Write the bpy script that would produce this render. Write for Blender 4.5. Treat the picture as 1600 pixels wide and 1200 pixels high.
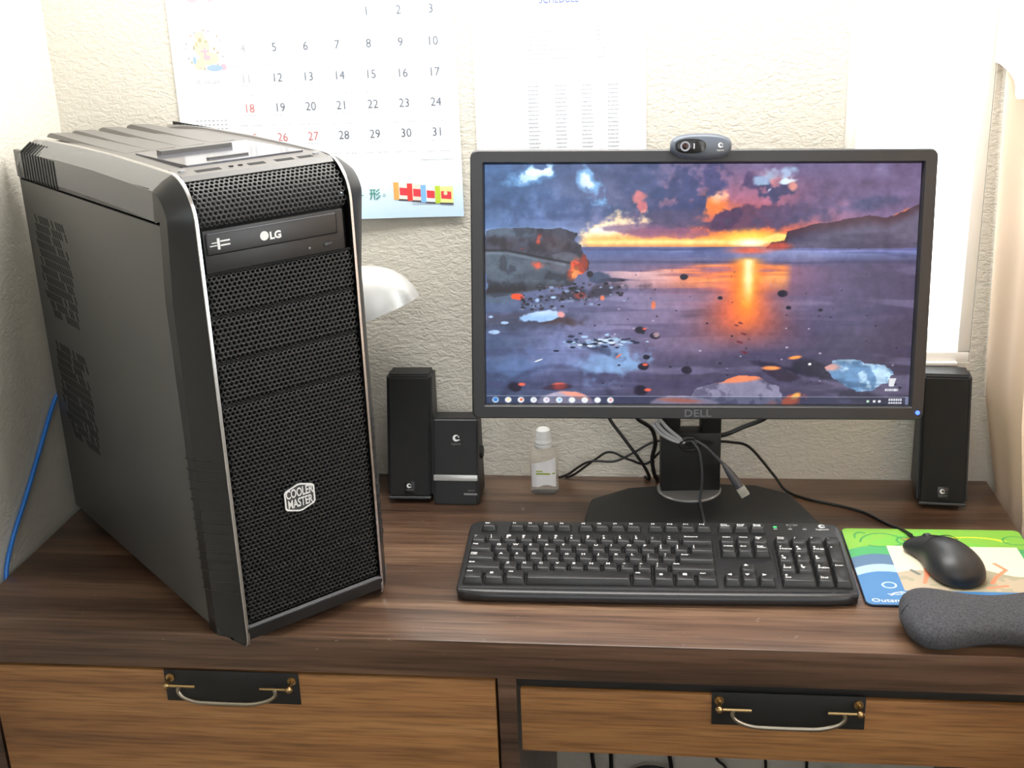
import bpy, bmesh, math, random
import numpy as np
from mathutils import Vector, Matrix
random.seed(7)
S = 0.001                      # everything below is written in millimetres
TOP = 740.0                    # height of the desk top above the floor
C = bpy.context.scene.collection
for o in list(bpy.data.objects): bpy.data.objects.remove(o, do_unlink=True)

# ------------------------------------------------------------------ camera, world, light, exposure
cam_d = bpy.data.cameras.new('camera'); cam = bpy.data.objects.new('camera', cam_d); C.objects.link(cam)
cam_d.sensor_width = 36; cam_d.lens = 1857.7 * 36 / 1600; cam_d.clip_start = .01
_R = ((0.99292, 0.11298, -0.03661), (-0.00283, 0.33069, 0.94374), (0.11873, -0.93695, 0.32867))
m = Matrix.Identity(4)
for i in range(3):
    for j in range(3): m[j][i] = _R[i][j]
m.translation = (0.7902, -1.5343, (TOP + 675.7) * S)
cam.matrix_world = m
bpy.context.scene.camera = cam
vs = bpy.context.scene.view_settings
vs.view_transform = 'Standard'; vs.look = 'None'; vs.gamma = 1; vs.use_curve_mapping = False
vs.exposure = 0.0
w = bpy.data.worlds.new('sky'); bpy.context.scene.world = w; w.use_nodes = True
w.node_tree.nodes['Background'].inputs[0].default_value = (.93, .97, 1, 1)
w.node_tree.nodes['Background'].inputs[1].default_value = 7.0
def area(name, loc, rot, sx, sy, power, col):
    d = bpy.data.lights.new(name, 'AREA'); d.shape = 'RECTANGLE'; d.size = sx; d.size_y = sy; d.energy = power; d.color = col
    o = bpy.data.objects.new(name, d); C.objects.link(o); o.location = loc; o.rotation_euler = rot
    return o
R = math.radians
area('upper_wall_fill', (.66, -.20, 1.80), (R(14), 0, 0), .95, .16, 17, (1, .985, .96))  # added area light without a fixture, brightens the upper back wall
area('room_window_light', (.75, -2.7, 1.75), (R(80), 0, R(6)), 1.1, 1.3, 14, (.90, .95, 1))

# ------------------------------------------------------------------ helpers
def lin(c):
    return tuple(x / 12.92 if x <= .04045 else ((x + .055) / 1.055) ** 2.4 for x in c)
def hexc(h): return lin(tuple(int(h[i:i + 2], 16) / 255 for i in (0, 2, 4)))
MATS = {}
def mat(name, col, rough=.5, metal=0, spec=.5, bump=None, var=None, **kw):
    if name in MATS: return MATS[name]
    M = bpy.data.materials.new(name); M.use_nodes = True; nt = M.node_tree; b = nt.nodes['Principled BSDF']
    c = hexc(col) if isinstance(col, str) else col
    b.inputs['Base Color'].default_value = (*c, 1); b.inputs['Roughness'].default_value = rough
    b.inputs['Metallic'].default_value = metal; b.inputs['Specular IOR Level'].default_value = spec
    for k, v in kw.items(): b.inputs[k.replace('_', ' ')].default_value = v
    tc = nt.nodes.new('ShaderNodeTexCoord')
    if bump:
        n = nt.nodes.new('ShaderNodeTexNoise'); n.inputs['Scale'].default_value = bump[0]; n.inputs['Detail'].default_value = 4
        nt.links.new(tc.outputs['Object'], n.inputs['Vector'])
        bp = nt.nodes.new('ShaderNodeBump'); bp.inputs['Strength'].default_value = bump[1]; bp.inputs['Distance'].default_value = bump[2]
        nt.links.new(n.outputs['Fac'], bp.inputs['Height']); nt.links.new(bp.outputs['Normal'], b.inputs['Normal'])
    if var:                                             # (scale, second colour, lo, hi)
        n = nt.nodes.new('ShaderNodeTexNoise'); n.inputs['Scale'].default_value = var[0]; n.inputs['Detail'].default_value = 5
        nt.links.new(tc.outputs['Object'], n.inputs['Vector'])
        r = nt.nodes.new('ShaderNodeValToRGB'); r.color_ramp.elements[0].position = var[2]; r.color_ramp.elements[1].position = var[3]
        r.color_ramp.elements[0].color = (*hexc(var[1]), 1); r.color_ramp.elements[1].color = (*c, 1)
        nt.links.new(n.outputs['Fac'], r.inputs['Fac']); nt.links.new(r.outputs['Color'], b.inputs['Base Color'])
    MATS[name] = M; return M

def wood(name, dark, mid, light, rough, scale=(1.4, 22, 22), fine=(4, 330, 330), spec=.5, scratches=False, deep=.42):
    M = bpy.data.materials.new(name); M.use_nodes = True; nt = M.node_tree; b = nt.nodes['Principled BSDF']; L = nt.links.new
    tc = nt.nodes.new('ShaderNodeTexCoord')
    def noise(sc, det=6, dist=0.0):
        mp = nt.nodes.new('ShaderNodeMapping'); mp.inputs['Scale'].default_value = sc; L(tc.outputs['Object'], mp.inputs['Vector'])
        n = nt.nodes.new('ShaderNodeTexNoise'); n.inputs['Scale'].default_value = 1; n.inputs['Detail'].default_value = det
        n.inputs['Distortion'].default_value = dist; L(mp.outputs['Vector'], n.inputs['Vector']); return n
    a = noise(scale, 6, .6); f = noise(fine, 3)
    r = nt.nodes.new('ShaderNodeValToRGB'); e = r.color_ramp.elements
    e[0].position = .3; e[0].color = (*hexc(dark), 1); e[1].position = .72; e[1].color = (*hexc(light), 1)
    k = e.new(.52); k.color = (*hexc(mid), 1)
    L(a.outputs['Fac'], r.inputs['Fac'])
    r2 = nt.nodes.new('ShaderNodeValToRGB'); r2.color_ramp.elements[0].position = .36; r2.color_ramp.elements[0].color = (deep, deep * .95, deep * .9, 1)
    r2.color_ramp.elements[1].position = .56; r2.color_ramp.elements[1].color = (1, 1, 1, 1)
    L(f.outputs['Fac'], r2.inputs['Fac'])
    mx = nt.nodes.new('ShaderNodeMix'); mx.data_type = 'RGBA'; mx.blend_type = 'MULTIPLY'; mx.inputs[0].default_value = .75
    L(r.outputs['Color'], mx.inputs[6]); L(r2.outputs['Color'], mx.inputs[7])
    out = mx.outputs[2]
    if scratches:
        s = noise((38, 60, 60), 3, 2.5)
        rs = nt.nodes.new('ShaderNodeValToRGB'); rs.color_ramp.elements[0].position = .70; rs.color_ramp.elements[0].color = (0, 0, 0, 1)
        rs.color_ramp.elements[1].position = .80; rs.color_ramp.elements[1].color = (.55, .55, .55, 1)
        L(s.outputs['Fac'], rs.inputs['Fac'])
        m2 = nt.nodes.new('ShaderNodeMix'); m2.data_type = 'RGBA'; L(rs.outputs['Color'], m2.inputs[0]); L(out, m2.inputs[6])
        m2.inputs[7].default_value = (*hexc('8d8478'), 1); out = m2.outputs[2]
    L(out, b.inputs['Base Color'])
    b.inputs['Roughness'].default_value = rough; b.inputs['Specular IOR Level'].default_value = spec
    bp = nt.nodes.new('ShaderNodeBump'); bp.inputs['Strength'].default_value = .12; bp.inputs['Distance'].default_value = .001
    L(f.outputs['Fac'], bp.inputs['Height']); L(bp.outputs['Normal'], b.inputs['Normal'])
    MATS[name] = M; return M

def attr_mat(name, emit=0, rough=.5):
    M = bpy.data.materials.new(name); M.use_nodes = True; nt = M.node_tree; b = nt.nodes['Principled BSDF']
    a = nt.nodes.new('ShaderNodeAttribute'); a.attribute_name = 'print'
    b.inputs['Roughness'].default_value = rough
    if emit:
        b.inputs['Specular IOR Level'].default_value = .25
        b.inputs['Base Color'].default_value = (.01, .01, .012, 1)
        nt.links.new(a.outputs['Color'], b.inputs['Emission Color']); b.inputs['Emission Strength'].default_value = emit
    else: nt.links.new(a.outputs['Color'], b.inputs['Base Color'])
    return M

def mesh_of(bm, name, smooth=35):
    me = bpy.data.meshes.new(name)
    bmesh.ops.recalc_face_normals(bm, faces=bm.faces[:])
    for v in bm.verts: v.co *= S
    bm.to_mesh(me); bm.free()
    if smooth:
        me.polygons.foreach_set('use_smooth', [True] * len(me.polygons)); me.set_sharp_from_angle(angle=R(smooth))
    return me
def link(name, me, mt, parent=None, loc=(0, 0, 0), rot=(0, 0, 0)):
    o = bpy.data.objects.new(name, me); C.objects.link(o)
    if mt is not None and me is not None and len(me.materials) == 0: me.materials.append(mt)
    if parent is not None: o.parent = parent
    o.location = Vector(loc) * S; o.rotation_euler = rot
    return o
def obj(name, bm, mt, parent=None, loc=(0, 0, 0), rot=(0, 0, 0), smooth=35):
    return link(name, mesh_of(bm, name, smooth), mt, parent, loc, rot)
def empty(name, loc, rot=(0, 0, 0)):
    o = bpy.data.objects.new(name, None); C.objects.link(o); o.location = Vector(loc) * S; o.rotation_euler = rot
    o.empty_display_size = .05; return o
def tag(o, label, cat, group=None, kind=None):
    o['label'] = label; o['category'] = cat
    if group: o['group'] = group
    if kind: o['kind'] = kind
    return o
def structure(o): o['kind'] = 'structure'; return o
def lab(o, s): o['label'] = s; return o

def box(bm, x0, x1, y0, y1, z0, z1, bev=0, seg=2):
    vs_ = [bm.verts.new((x, y, z)) for x in (x0, x1) for y in (y0, y1) for z in (z0, z1)]
    fs = [bm.faces.new([vs_[i] for i in f]) for f in ((0, 1, 3, 2), (4, 6, 7, 5), (0, 4, 5, 1), (2, 3, 7, 6), (0, 2, 6, 4), (1, 5, 7, 3))]
    if bev:
        es = list({e for f in fs for e in f.edges})
        bmesh.ops.bevel(bm, geom=es, offset=bev, segments=seg, affect='EDGES', profile=.5)
    return bm
def bx(x0, x1, y0, y1, z0, z1, bev=0, seg=2): return box(bmesh.new(), x0, x1, y0, y1, z0, z1, bev, seg)
def loft(loops, caps=(True, True), closed=True, bm=None):
    bm = bm or bmesh.new()
    vv = [[bm.verts.new(p) for p in l] for l in loops]
    n = len(vv[0])
    for a, b in zip(vv, vv[1:]):
        for i in range(n if closed else n - 1):
            j = (i + 1) % n
            bm.faces.new((a[i], a[j], b[j], b[i]))
    if caps[0]: bm.faces.new(vv[0][::-1])
    if caps[1]: bm.faces.new(vv[-1])
    return bm
def rr(w_, d_, r, z=0, cx=0, cy=0, n=5):
    """rounded rectangle in the xy plane"""
    r = min(r, w_ / 2 - .01, d_ / 2 - .01); P = []
    for qx, qy, a0 in ((1, 1, 0), (-1, 1, 90), (-1, -1, 180), (1, -1, 270)):
        for k in range(n + 1):
            a = R(a0 + 90 * k / n)
            P.append((cx + qx * (w_ / 2 - r) + r * math.cos(a), cy + qy * (d_ / 2 - r) + r * math.sin(a), z))
    return P
def rstack(levels, n=5, caps=(True, True), perm=None):
    """levels: (w, d, r, z[, cx, cy]) ; perm maps (x,y,z)->(x,y,z)"""
    L = []
    for lv in levels:
        w_, d_, r, z = lv[:4]; cx, cy = (lv[4], lv[5]) if len(lv) > 4 else (0, 0)
        P = rr(w_, d_, r, z, cx, cy, n)
        if perm: P = [perm(*p) for p in P]
        L.append(P)
    return loft(L, caps)
FRONT = lambda x, y, z: (x, -z, y)          # a shape drawn in xy stands up and faces -y
def circ(r, z, n=24, cx=0, cy=0, ry=None): return [(cx + r * math.cos(2 * math.pi * k / n), cy + (ry or r) * math.sin(2 * math.pi * k / n), z) for k in range(n)]
def lathe(prof, n=32, sy=1.0): return loft([circ(max(r, .01), z, n, ry=max(r, .01) * sy) for r, z in prof])
def prism(poly, z0, z1, perm=None, bm=None):
    L = [[(x, y, z) for x, y in poly] for z in (z0, z1)]
    if perm: L = [[perm(*p) for p in l] for l in L]
    return loft(L, bm=bm)
def catmull(P, k=8):
    P = [Vector(p) for p in P]; Q = []
    for i in range(len(P) - 1):
        a, b, c, d = P[max(i - 1, 0)], P[i], P[i + 1], P[min(i + 2, len(P) - 1)]
        for s in range(k):
            t = s / k
            Q.append(.5 * ((2 * b) + (c - a) * t + (2 * a - 5 * b + 4 * c - d) * t * t + (3 * b - a - 3 * c + d) * t ** 3))
    Q.append(P[-1]); return Q
def tube(P, r, n=10, smooth=8, bm=None):
    P = catmull(P, smooth) if smooth else [Vector(p) for p in P]
    loops = []; up = None
    for i, p in enumerate(P):
        t = (P[min(i + 1, len(P) - 1)] - P[max(i - 1, 0)]).normalized()
        if up is None: up = Vector((0, 0, 1)) if abs(t.z) < .9 else Vector((1, 0, 0))
        s = t.cross(up).normalized(); up = s.cross(t).normalized()
        rad = r(i / (len(P) - 1)) if callable(r) else r
        loops.append([tuple(p + rad * (math.cos(2 * math.pi * k / n) * s + math.sin(2 * math.pi * k / n) * up)) for k in range(n)])
    return loft(loops, bm=bm)
def grid_print(W, H, nx, ny, rgb, place):
    """flat print: nx*ny vertices over W x H, colours rgb[ny,nx,3] (sRGB, row 0 at the top); place(x,y)->point"""
    xs = np.linspace(-W / 2, W / 2, nx); ys = np.linspace(H / 2, -H / 2, ny)
    co = np.array([place(x, y) for y in ys for x in xs]) * S
    idx = np.arange(nx * ny).reshape(ny, nx)
    f = np.stack([idx[1:, :-1], idx[1:, 1:], idx[:-1, 1:], idx[:-1, :-1]], -1).reshape(-1, 4)
    me = bpy.data.meshes.new('print'); me.from_pydata(co.tolist(), [], f.tolist())
    c = np.clip(rgb, 0, 1); l = np.where(c <= .04045, c / 12.92, ((c + .055) / 1.055) ** 2.4)
    a = me.color_attributes.new('print', 'FLOAT_COLOR', 'POINT')
    a.data.foreach_set('color', np.concatenate([l.reshape(-1, 3), np.ones((nx * ny, 1))], 1).astype(np.float32).ravel())
    return me
_tx = {}
def text_mesh(s, size, bold=0, sx=1.0, align='CENTER', sp=1.0, shear=0):
    k = (s, size, bold, sx, align, sp, shear)
    if k in _tx: return _tx[k]
    cu = bpy.data.curves.new('t', 'FONT'); cu.body = s; cu.size = size * S; cu.align_x = align; cu.align_y = 'CENTER'
    cu.offset = bold * S; cu.space_character = sp; cu.resolution_u = 3; cu.shear = shear; cu.space_line = .95
    o = bpy.data.objects.new('t', cu); C.objects.link(o); bpy.context.view_layer.update()
    me = bpy.data.meshes.new_from_object(o.evaluated_get(bpy.context.evaluated_depsgraph_get()))
    bpy.data.objects.remove(o, do_unlink=True)
    for v in me.vertices: v.co.x *= sx
    me.materials.clear(); _tx[k] = me; return me
def text(name, s, size, mt, parent, loc, rot=(0, 0, 0), **kw):
    me = text_mesh(s, size, **kw)
    if len(me.materials) and me.materials[0] != mt: me = me.copy(); me.materials.clear()
    return link(name, me, mt, parent, loc, rot)
UP = (R(90), 0, 0)                          # text standing up and facing -y

# ------------------------------------------------------------------ materials
def wall_mat():
    M = bpy.data.materials.new('textured_plaster'); M.use_nodes = True; nt = M.node_tree; b = nt.nodes['Principled BSDF']; L = nt.links.new
    b.inputs['Base Color'].default_value = (*hexc('cac5b9'), 1); b.inputs['Roughness'].default_value = .75
    tc = nt.nodes.new('ShaderNodeTexCoord'); mp = nt.nodes.new('ShaderNodeMapping'); mp.inputs['Scale'].default_value = (115, 115, 190)
    L(tc.outputs['Object'], mp.inputs['Vector'])
    n = nt.nodes.new('ShaderNodeTexNoise'); n.inputs['Scale'].default_value = 1; n.inputs['Detail'].default_value = 3.5; n.inputs['Distortion'].default_value = .9
    L(mp.outputs['Vector'], n.inputs['Vector'])
    r = nt.nodes.new('ShaderNodeValToRGB'); r.color_ramp.elements[0].position = .36; r.color_ramp.elements[1].position = .62
    L(n.outputs['Fac'], r.inputs['Fac'])
    bp = nt.nodes.new('ShaderNodeBump'); bp.inputs['Strength'].default_value = .32; bp.inputs['Distance'].default_value = .0013
    L(r.outputs['Color'], bp.inputs['Height']); L(bp.outputs['Normal'], b.inputs['Normal']); return M
WALL = wall_mat()
WHITE_PAINT = mat('white_paint', 'efece6', .45)
CARPET = mat('carpet', '8b8074', .95, bump=(300, .6, .004))
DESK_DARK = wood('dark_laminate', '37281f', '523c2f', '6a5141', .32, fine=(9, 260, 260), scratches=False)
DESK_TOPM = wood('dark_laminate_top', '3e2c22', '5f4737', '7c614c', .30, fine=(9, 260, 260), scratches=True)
OAK = wood('oak_front', '6b4a2e', '96693e', 'a87d50', .42, deep=.5, scale=(1.2, 9, 26), fine=(12, 300, 320))
BLACK_MATTE = mat('black_matte', '141414', .55, bump=(900, .15, .0004))
BLACK_GAP = mat('dark_void', '050505', .8)
CASE_GREY = mat('case_steel', '484847', .4, spec=.5, bump=(1400, .12, .0003))
CASE_BLACK = mat('case_black', '1b1b1c', .38, bump=(1400, .1, .0003))
CASE_TOP = mat('case_top', '5a5856', .42)
CASE_CH = mat('case_chamfer', '56585b', .26, spec=.6)
CHROME = mat('chrome_strip', 'c9c9cc', .22, metal=1)
MESHM = mat('mesh_steel', '141415', .45, spec=.45)
GLOSS = mat('smoked_panel', '55555c', .12)
SILVER = mat('silver_plastic', 'b9b9b7', .3, metal=.35)
LOGO_W = mat('printed_white', 'd8d8d6', .5)
LEGEND_W = mat('legend_white', 'e6e6e6', .5)
LEGEND_DIM = mat('printed_grey', '7b7b7b', .5)
BRASS = mat('brass', 'b0956a', .28, metal=1)
PEWTER = mat('pewter', '9c9486', .3, metal=1)
BLACK_CABLE = mat('black_rubber', '151515', .45)
GREY_CABLE = mat('grey_cable', '45464a', .5)

# ------------------------------------------------------------------ the room
Z = lambda z: TOP + z
DW, DD = 1237.0, 440.0
structure(obj('floor', bx(-120, 1420, -3600, 125, -60, 0), CARPET))
bm = bmesh.new()
WX0, WX1, WZ0, WZ1 = 1024, 1200, 168, 1180
for a in ((-120, WX0, 3, 123, 0, 2450), (WX1, 1420, 3, 123, 0, 2450), (WX0, WX1, 3, 123, 0, Z(WZ0)), (WX0, WX1, 3, 123, Z(WZ1), 2450)): box(bm, *a)
structure(obj('wall_back', bm, WALL))
structure(obj('wall_left', bx(-120, 0, -3600, 3, 0, 2450), WALL))
bm = bmesh.new()
for a in ((-3600, -1150, 0, 2450), (-150, 3, 0, 2450), (-1150, -150, 0, Z(60)), (-1150, -150, Z(1250), 2450)): box(bm, 1300, 1420, *a)
structure(obj('wall_right', bm, WALL))
structure(obj('wall_rear', bx(-120, 1420, -3720, -3600, 0, 2450), WALL))
structure(obj('ceiling', bx(-120, 1420, -3720, 123, 2450, 2530), WHITE_PAINT))
structure(obj('baseboard_back', bx(0, 1300, -9, 3, 0, 85, 3), WHITE_PAINT))
structure(obj('baseboard_left', bx(0, 12, -3600, -9, 0, 85, 3), WHITE_PAINT))
GLASS = bpy.data.materials.new('window_glass'); GLASS.use_nodes = True
_nt = GLASS.node_tree; _nt.nodes.clear()
_o = _nt.nodes.new('ShaderNodeOutputMaterial'); _m = _nt.nodes.new('ShaderNodeMixShader'); _t = _nt.nodes.new('ShaderNodeBsdfTransparent'); _g = _nt.nodes.new('ShaderNodeBsdfGlossy')
_g.inputs['Roughness'].default_value = .02; _m.inputs[0].default_value = .06
_nt.links.new(_t.outputs[0], _m.inputs[1]); _nt.links.new(_g.outputs[0], _m.inputs[2]); _nt.links.new(_m.outputs[0], _o.inputs[0])
def window(name, w_, h_, loc, rot):
    e = structure(empty(name, loc, rot))
    bm = bmesh.new()
    for a in ((0, w_, 0, 14), (0, w_, h_ - 14, h_), (0, 16, 14, h_ - 14), (w_ - 16, w_, 14, h_ - 14)): box(bm, a[0], a[1], -18, 18, a[2], a[3], 2)
    obj('window_frame', bm, WHITE_PAINT, e)
    obj('sash_rail', bx(16, w_ - 16, -14, 14, h_ * .5 - 14, h_ * .5 + 14, 2), WHITE_PAINT, e)
    obj('pane', bx(15, w_ - 15, -2, 2, 13, h_ - 13), GLASS, e)
    obj('window_sill', bx(-1, w_ - 16, -26, -18, -3, 2, 1), WHITE_PAINT, e)
    return e
window('window_1', WX1 - WX0, WZ1 - WZ0, (WX0, 23, Z(WZ0)), (0, 0, 0))
window('window_2', 1000, 1190, (1372, -150, Z(60)), (0, 0, R(-90)))

# ------------------------------------------------------------------ desk
desk = tag(empty('desk', (0, 0, 0)), 'dark brown laminate desk with light oak drawer fronts under everything', 'desk')
TH = 45
obj('desktop', bx(8, DW, -DD, 2, Z(-TH), TOP, 1.6, 2), DESK_TOPM, desk)  # top and front edge
obj('side_panel', bx(9, 34, -DD + 4, 1, 0, Z(-TH)), DESK_DARK, desk)
obj('divider', bx(623, 643, -DD + 3, 1, 0, Z(-TH)), DESK_DARK, desk)
obj('side_panel', bx(1204, 1236, -DD + 3, 1, 0, Z(-TH)), DESK_DARK, desk)
obj('drawer_rail', bx(643, 1204, -DD + 6, -DD + 30, Z(-57), Z(-TH), 1), BLACK_MATTE, desk)
obj('drawer_rail', bx(34, 623, -DD + 14, -DD + 34, Z(-60), Z(-TH), 1), BLACK_MATTE, desk)
obj('bottom_panel', bx(34, 623, -DD + 10, 1, 60, 78), DESK_DARK, desk)
def bail(x0, x1, zt):
    """handle with backplate, two eye posts, rods and a hanging bail"""
    return x0, x1, zt
def drawer(x0, x1, z0, z1, hx0, hx1, hz):
    d = obj('drawer', bx(x0, x1, -DD + 3, -DD + 21, Z(z0), Z(z1), 1.2), OAK, desk)
    lab(d, 'oak veneer drawer front with bail handle')
    y = -DD + 3
    lab(obj('backplate', bx(hx0, hx1, y - 1.6, y, Z(hz - 40), Z(hz), .5), BLACK_MATTE, d), 'black rectangular backplate')
    for s, hx in ((1, hx0 + 7.5), (-1, hx1 - 7.5)):
        bm = tube([(hx, y - 1, Z(hz - 9)), (hx, y - 15, Z(hz - 11))], 2.2, 12, 1)
        bmesh.ops.create_uvsphere(bm, u_segments=14, v_segments=10, radius=4.0, matrix=Matrix.Translation((hx, y - 15, Z(hz - 12))))
        loft([[(hx + 5 * math.cos(t * .4488), yy, Z(hz - 9) + 5 * math.sin(t * .4488)) for t in range(14)] for yy in (y - 1.4, y - 3.6)], bm=bm)
        obj('post', bm, BRASS, d)
        obj('rod', tube([(hx - s * 4, y - 15, Z(hz - 12)), (hx + s * 33, y - 15, Z(hz - 12))], 1.7, 12, 1), BRASS, d)
    xa, xb = hx0 + 22, hx1 - 27; yb = y - 15; zt = Z(hz - 12)
    P = [(xa, yb, zt), (xa - 1, yb - 1, zt - 6), (xa + 4, yb - 2, zt - 12), (xa + 17, yb - 3, zt - 17), (xa + 34, yb - 3, zt - 18.5),
         (xb - 34, yb - 3, zt - 18.5), (xb - 17, yb - 3, zt - 17), (xb - 2, yb - 2, zt - 12), (xb + 4, yb - 1, zt - 6), (xb + 3, yb, zt)]
    lab(obj('pull', tube(P, 2.5, 12, 6), PEWTER, d), 'curved pewter bail pull')
drawer(38, 620, -420, -50, 246, 401, -48)
drawer(647, 1202, -138, -59, 852, 1011, -54)
obj('drawer', bx(38, 620, -DD + 3, -DD + 21, 90, Z(-424), 1.2), OAK, desk)

# ------------------------------------------------------------------ curtain over the right hand wall
def curtain():
    nz, ny = 50, 150; P = []
    for i in range(nz + 1):
        z = Z(-690 + 2050 * i / nz)
        t = .55 * min(1, max(0, (z - Z(0)) / 140)) + .45 * min(1, max(0, (z - Z(0)) / 530))
        row = []
        for j in range(ny + 1):
            y = -6 - 640 * j / ny
            fold = math.sin(y * .052 + .5) + .45 * math.sin(y * .117 + 1 + z * .0012)
            near = math.exp(-(j / ny) * 9)
            x = 1250 - 17 * t + 8.0 * fold * (.7 + .3 * t) - (26 * t * near) - 3 * near
            row.append((max(x, 1240.5) if z < Z(12) else x, y, z))
        P.append(row)
    bm = bmesh.new()
    fr = [[bm.verts.new(p) for p in r] for r in P]; bk = [[bm.verts.new((p[0] + 2.5, p[1], p[2])) for p in r] for r in P]
    for i in range(nz):
        for j in range(ny):
            bm.faces.new((fr[i][j], fr[i][j + 1], fr[i + 1][j + 1], fr[i + 1][j])); bm.faces.new((bk[i][j], bk[i + 1][j], bk[i + 1][j + 1], bk[i][j + 1]))
    for i in range(nz):
        for j in (0, ny): bm.faces.new((fr[i][j], fr[i + 1][j], bk[i + 1][j], bk[i][j]))
    for j in range(ny):
        for i in (0, nz): bm.faces.new((fr[i][j], bk[i][j], bk[i][j + 1], fr[i][j + 1]))
    return bm
CURT = bpy.data.materials.new('cream_fabric'); CURT.use_nodes = True
_nt = CURT.node_tree; _b = _nt.nodes['Principled BSDF']; _b.inputs['Base Color'].default_value = (*hexc('e9d9c6'), 1); _b.inputs['Roughness'].default_value = .9
_tr = _nt.nodes.new('ShaderNodeBsdfTranslucent'); _tr.inputs[0].default_value = (*hexc('f0dcc6'), 1); _mx = _nt.nodes.new('ShaderNodeMixShader'); _mx.inputs[0].default_value = .4
_nt.links.new(_b.outputs[0], _mx.inputs[1]); _nt.links.new(_tr.outputs[0], _mx.inputs[2]); _nt.links.new(_mx.outputs[0], _nt.nodes['Material Output'].inputs[0])
ct = tag(empty('curtain', (1250, -300, Z(-690))), 'cream fabric curtain hanging beside the right end of the desk', 'curtain')
cc = obj('curtain_panel', curtain(), CURT, None, smooth=80); cc.parent = ct; cc.location = -ct.location
cc = obj('curtain_rod', tube([(1258, 0, Z(1368)), (1258, -700, Z(1368))], 9, 12, 1), WHITE_PAINT, None); cc.parent = ct; cc.location = -ct.location
def valance():
    L = []
    for j in range(61):
        y = -2 - 660 * j / 60
        zb = Z(528 + 22 * math.sin(j * .33 + 1.2) + 70 * (j / 60))
        x = 1196 + 4 * math.sin(y * .07) + 16 * (j / 60)
        L.append([(x, y, zb), (x, y, Z(700)), (x + 3, y, Z(1180)), (x + 5.5, y, Z(1180)), (x + 2.5, y, Z(700)), (x + 2.5, y, zb)])
    return loft(L)
vm = mat('white_sheer', 'f6f2ec', .9)
cc = obj('valance', valance(), vm, None, smooth=80); cc.parent = ct; cc.location = -ct.location; lab(cc, 'white scalloped valance over the curtain')

# ------------------------------------------------------------------ wall calendar
def fbm(h, w_, seed, base=4, octv=5, ax=1.0, rough=.55):
    rg = np.random.RandomState(seed); out = np.zeros((h, w_)); amp = 1; tot = 0
    for k in range(octv):
        gy = max(2, int(base * 2 ** k)); gx = max(2, int(base * 2 ** k * ax))
        g = rg.rand(gy + 2, gx + 2)
        y = np.linspace(0, gy, h); x = np.linspace(0, gx, w_)
        yi = y.astype(int); xi = x.astype(int); fy = (y - yi)[:, None]; fx = (x - xi)[None, :]
        fy = fy * fy * (3 - 2 * fy); fx = fx * fx * (3 - 2 * fx)
        a = g[yi][:, xi]; b = g[yi][:, xi + 1]; c = g[yi + 1][:, xi]; d = g[yi + 1][:, xi + 1]
        out += amp * ((a * (1 - fx) + b * fx) * (1 - fy) + (c * (1 - fx) + d * fx) * fy); tot += amp; amp *= rough
    return out / tot
CX0, CX1, CZ0, CZ1 = 168, 541, 371, 760
def cal_pt(x, z, off=0):
    """point on the slightly curling calendar sheet, x/z in wall coordinates"""
    u = (x - CX0) / (CX1 - CX0); v = (z - CZ0) / (CZ1 - CZ0)
    y = 1.6 - 7 * max(0, 1 - v * 2.2) ** 2 * (.35 + .65 * math.sin(math.pi * min(1, u * 1.05)) ** 2) - 2.5 * max(0, u - .85) * max(0, 1 - v * 3)
    zz = z + (3.2 * u - 2.2) * max(0, 1 - v * 2)
    return (x, y - off, Z(zz))
nx, ny = 150, 160
v = np.linspace(CZ1, CZ0, ny)[:, None] * np.ones((1, nx))
t = np.clip((470 - v) / 95, 0, 1)[..., None]
rgb = np.array([.97, .97, .97]) * (1 - t) + np.array([.76, .86, .95]) * t
cal = tag(empty('wall_calendar', (354, 0, Z(CZ0))), 'white wall calendar page with month grid behind the computer tower', 'calendar')
def put(o, par): o.parent = par; o.location = o.location - par.location; return o
me = grid_print(CX1 - CX0, CZ1 - CZ0, nx, ny, rgb, lambda x, y: cal_pt(x + (CX0 + CX1) / 2, y + (CZ0 + CZ1) / 2))
PAPER_P = attr_mat('calendar_paper', rough=.35)
me.materials.append(PAPER_P)
sh = put(link('page', me, None), cal)
md = sh.modifiers.new('thickness', 'SOLIDIFY'); md.thickness = .0005; md.offset = 1
INK = mat('ink_grey', '565f6e', .6); INKR = mat('ink_red', 'b8676a', .6); INKL = mat('ink_light', '9a9fa8', .6)
def cal_text(name, s, x, z, size, mt, **kw):
    p = cal_pt(x, z, 1.3); return put(text(name, s, size, mt, None, p, UP, **kw), cal)
col = lambda k: 264.5 + 41.2 * k
def rowz(n): return [633, 594, 556, 518.5, 480.5][n]
grid = {0: (4, 1), 1: (0, 4), 2: (0, 11), 3: (0, 18), 4: (0, 25)}
for r_, (c0, d0) in grid.items():
    for c_ in range(c0, 7):
        d = d0 + c_ - c0
        x, z = col(c_), rowz(r_) + .35 * (c_ - 3)
        cal_text('date_number', str(d), x, z, 15.5, INKR if d in (18, 25, 26, 27) else INKL if d in (4, 11) else INK, sx=.95)  # upper Sundays in pale ink: fade from overexposure put into the colour
bm = bmesh.new()
def dash(bm, x0, x1, z, h=1.0, off=1.0):
    p = [cal_pt(x0, z, off), cal_pt(x1, z, off), cal_pt(x1, z + h, off), cal_pt(x0, z + h, off)]
    bm.faces.new([bm.verts.new(q) for q in p])
for r_ in range(0, 5):
    for c_ in range(7):
        if r_ == 0 and c_ < 4: continue
        x, z = col(c_), rowz(r_)
        xx = x - 8
        while xx < x + 8:                               # the tiny line under each number
            l = random.uniform(1.2, 3); dash(bm, xx, xx + l, z - 10, .9); xx += l + random.uniform(.7, 1.6)
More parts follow.
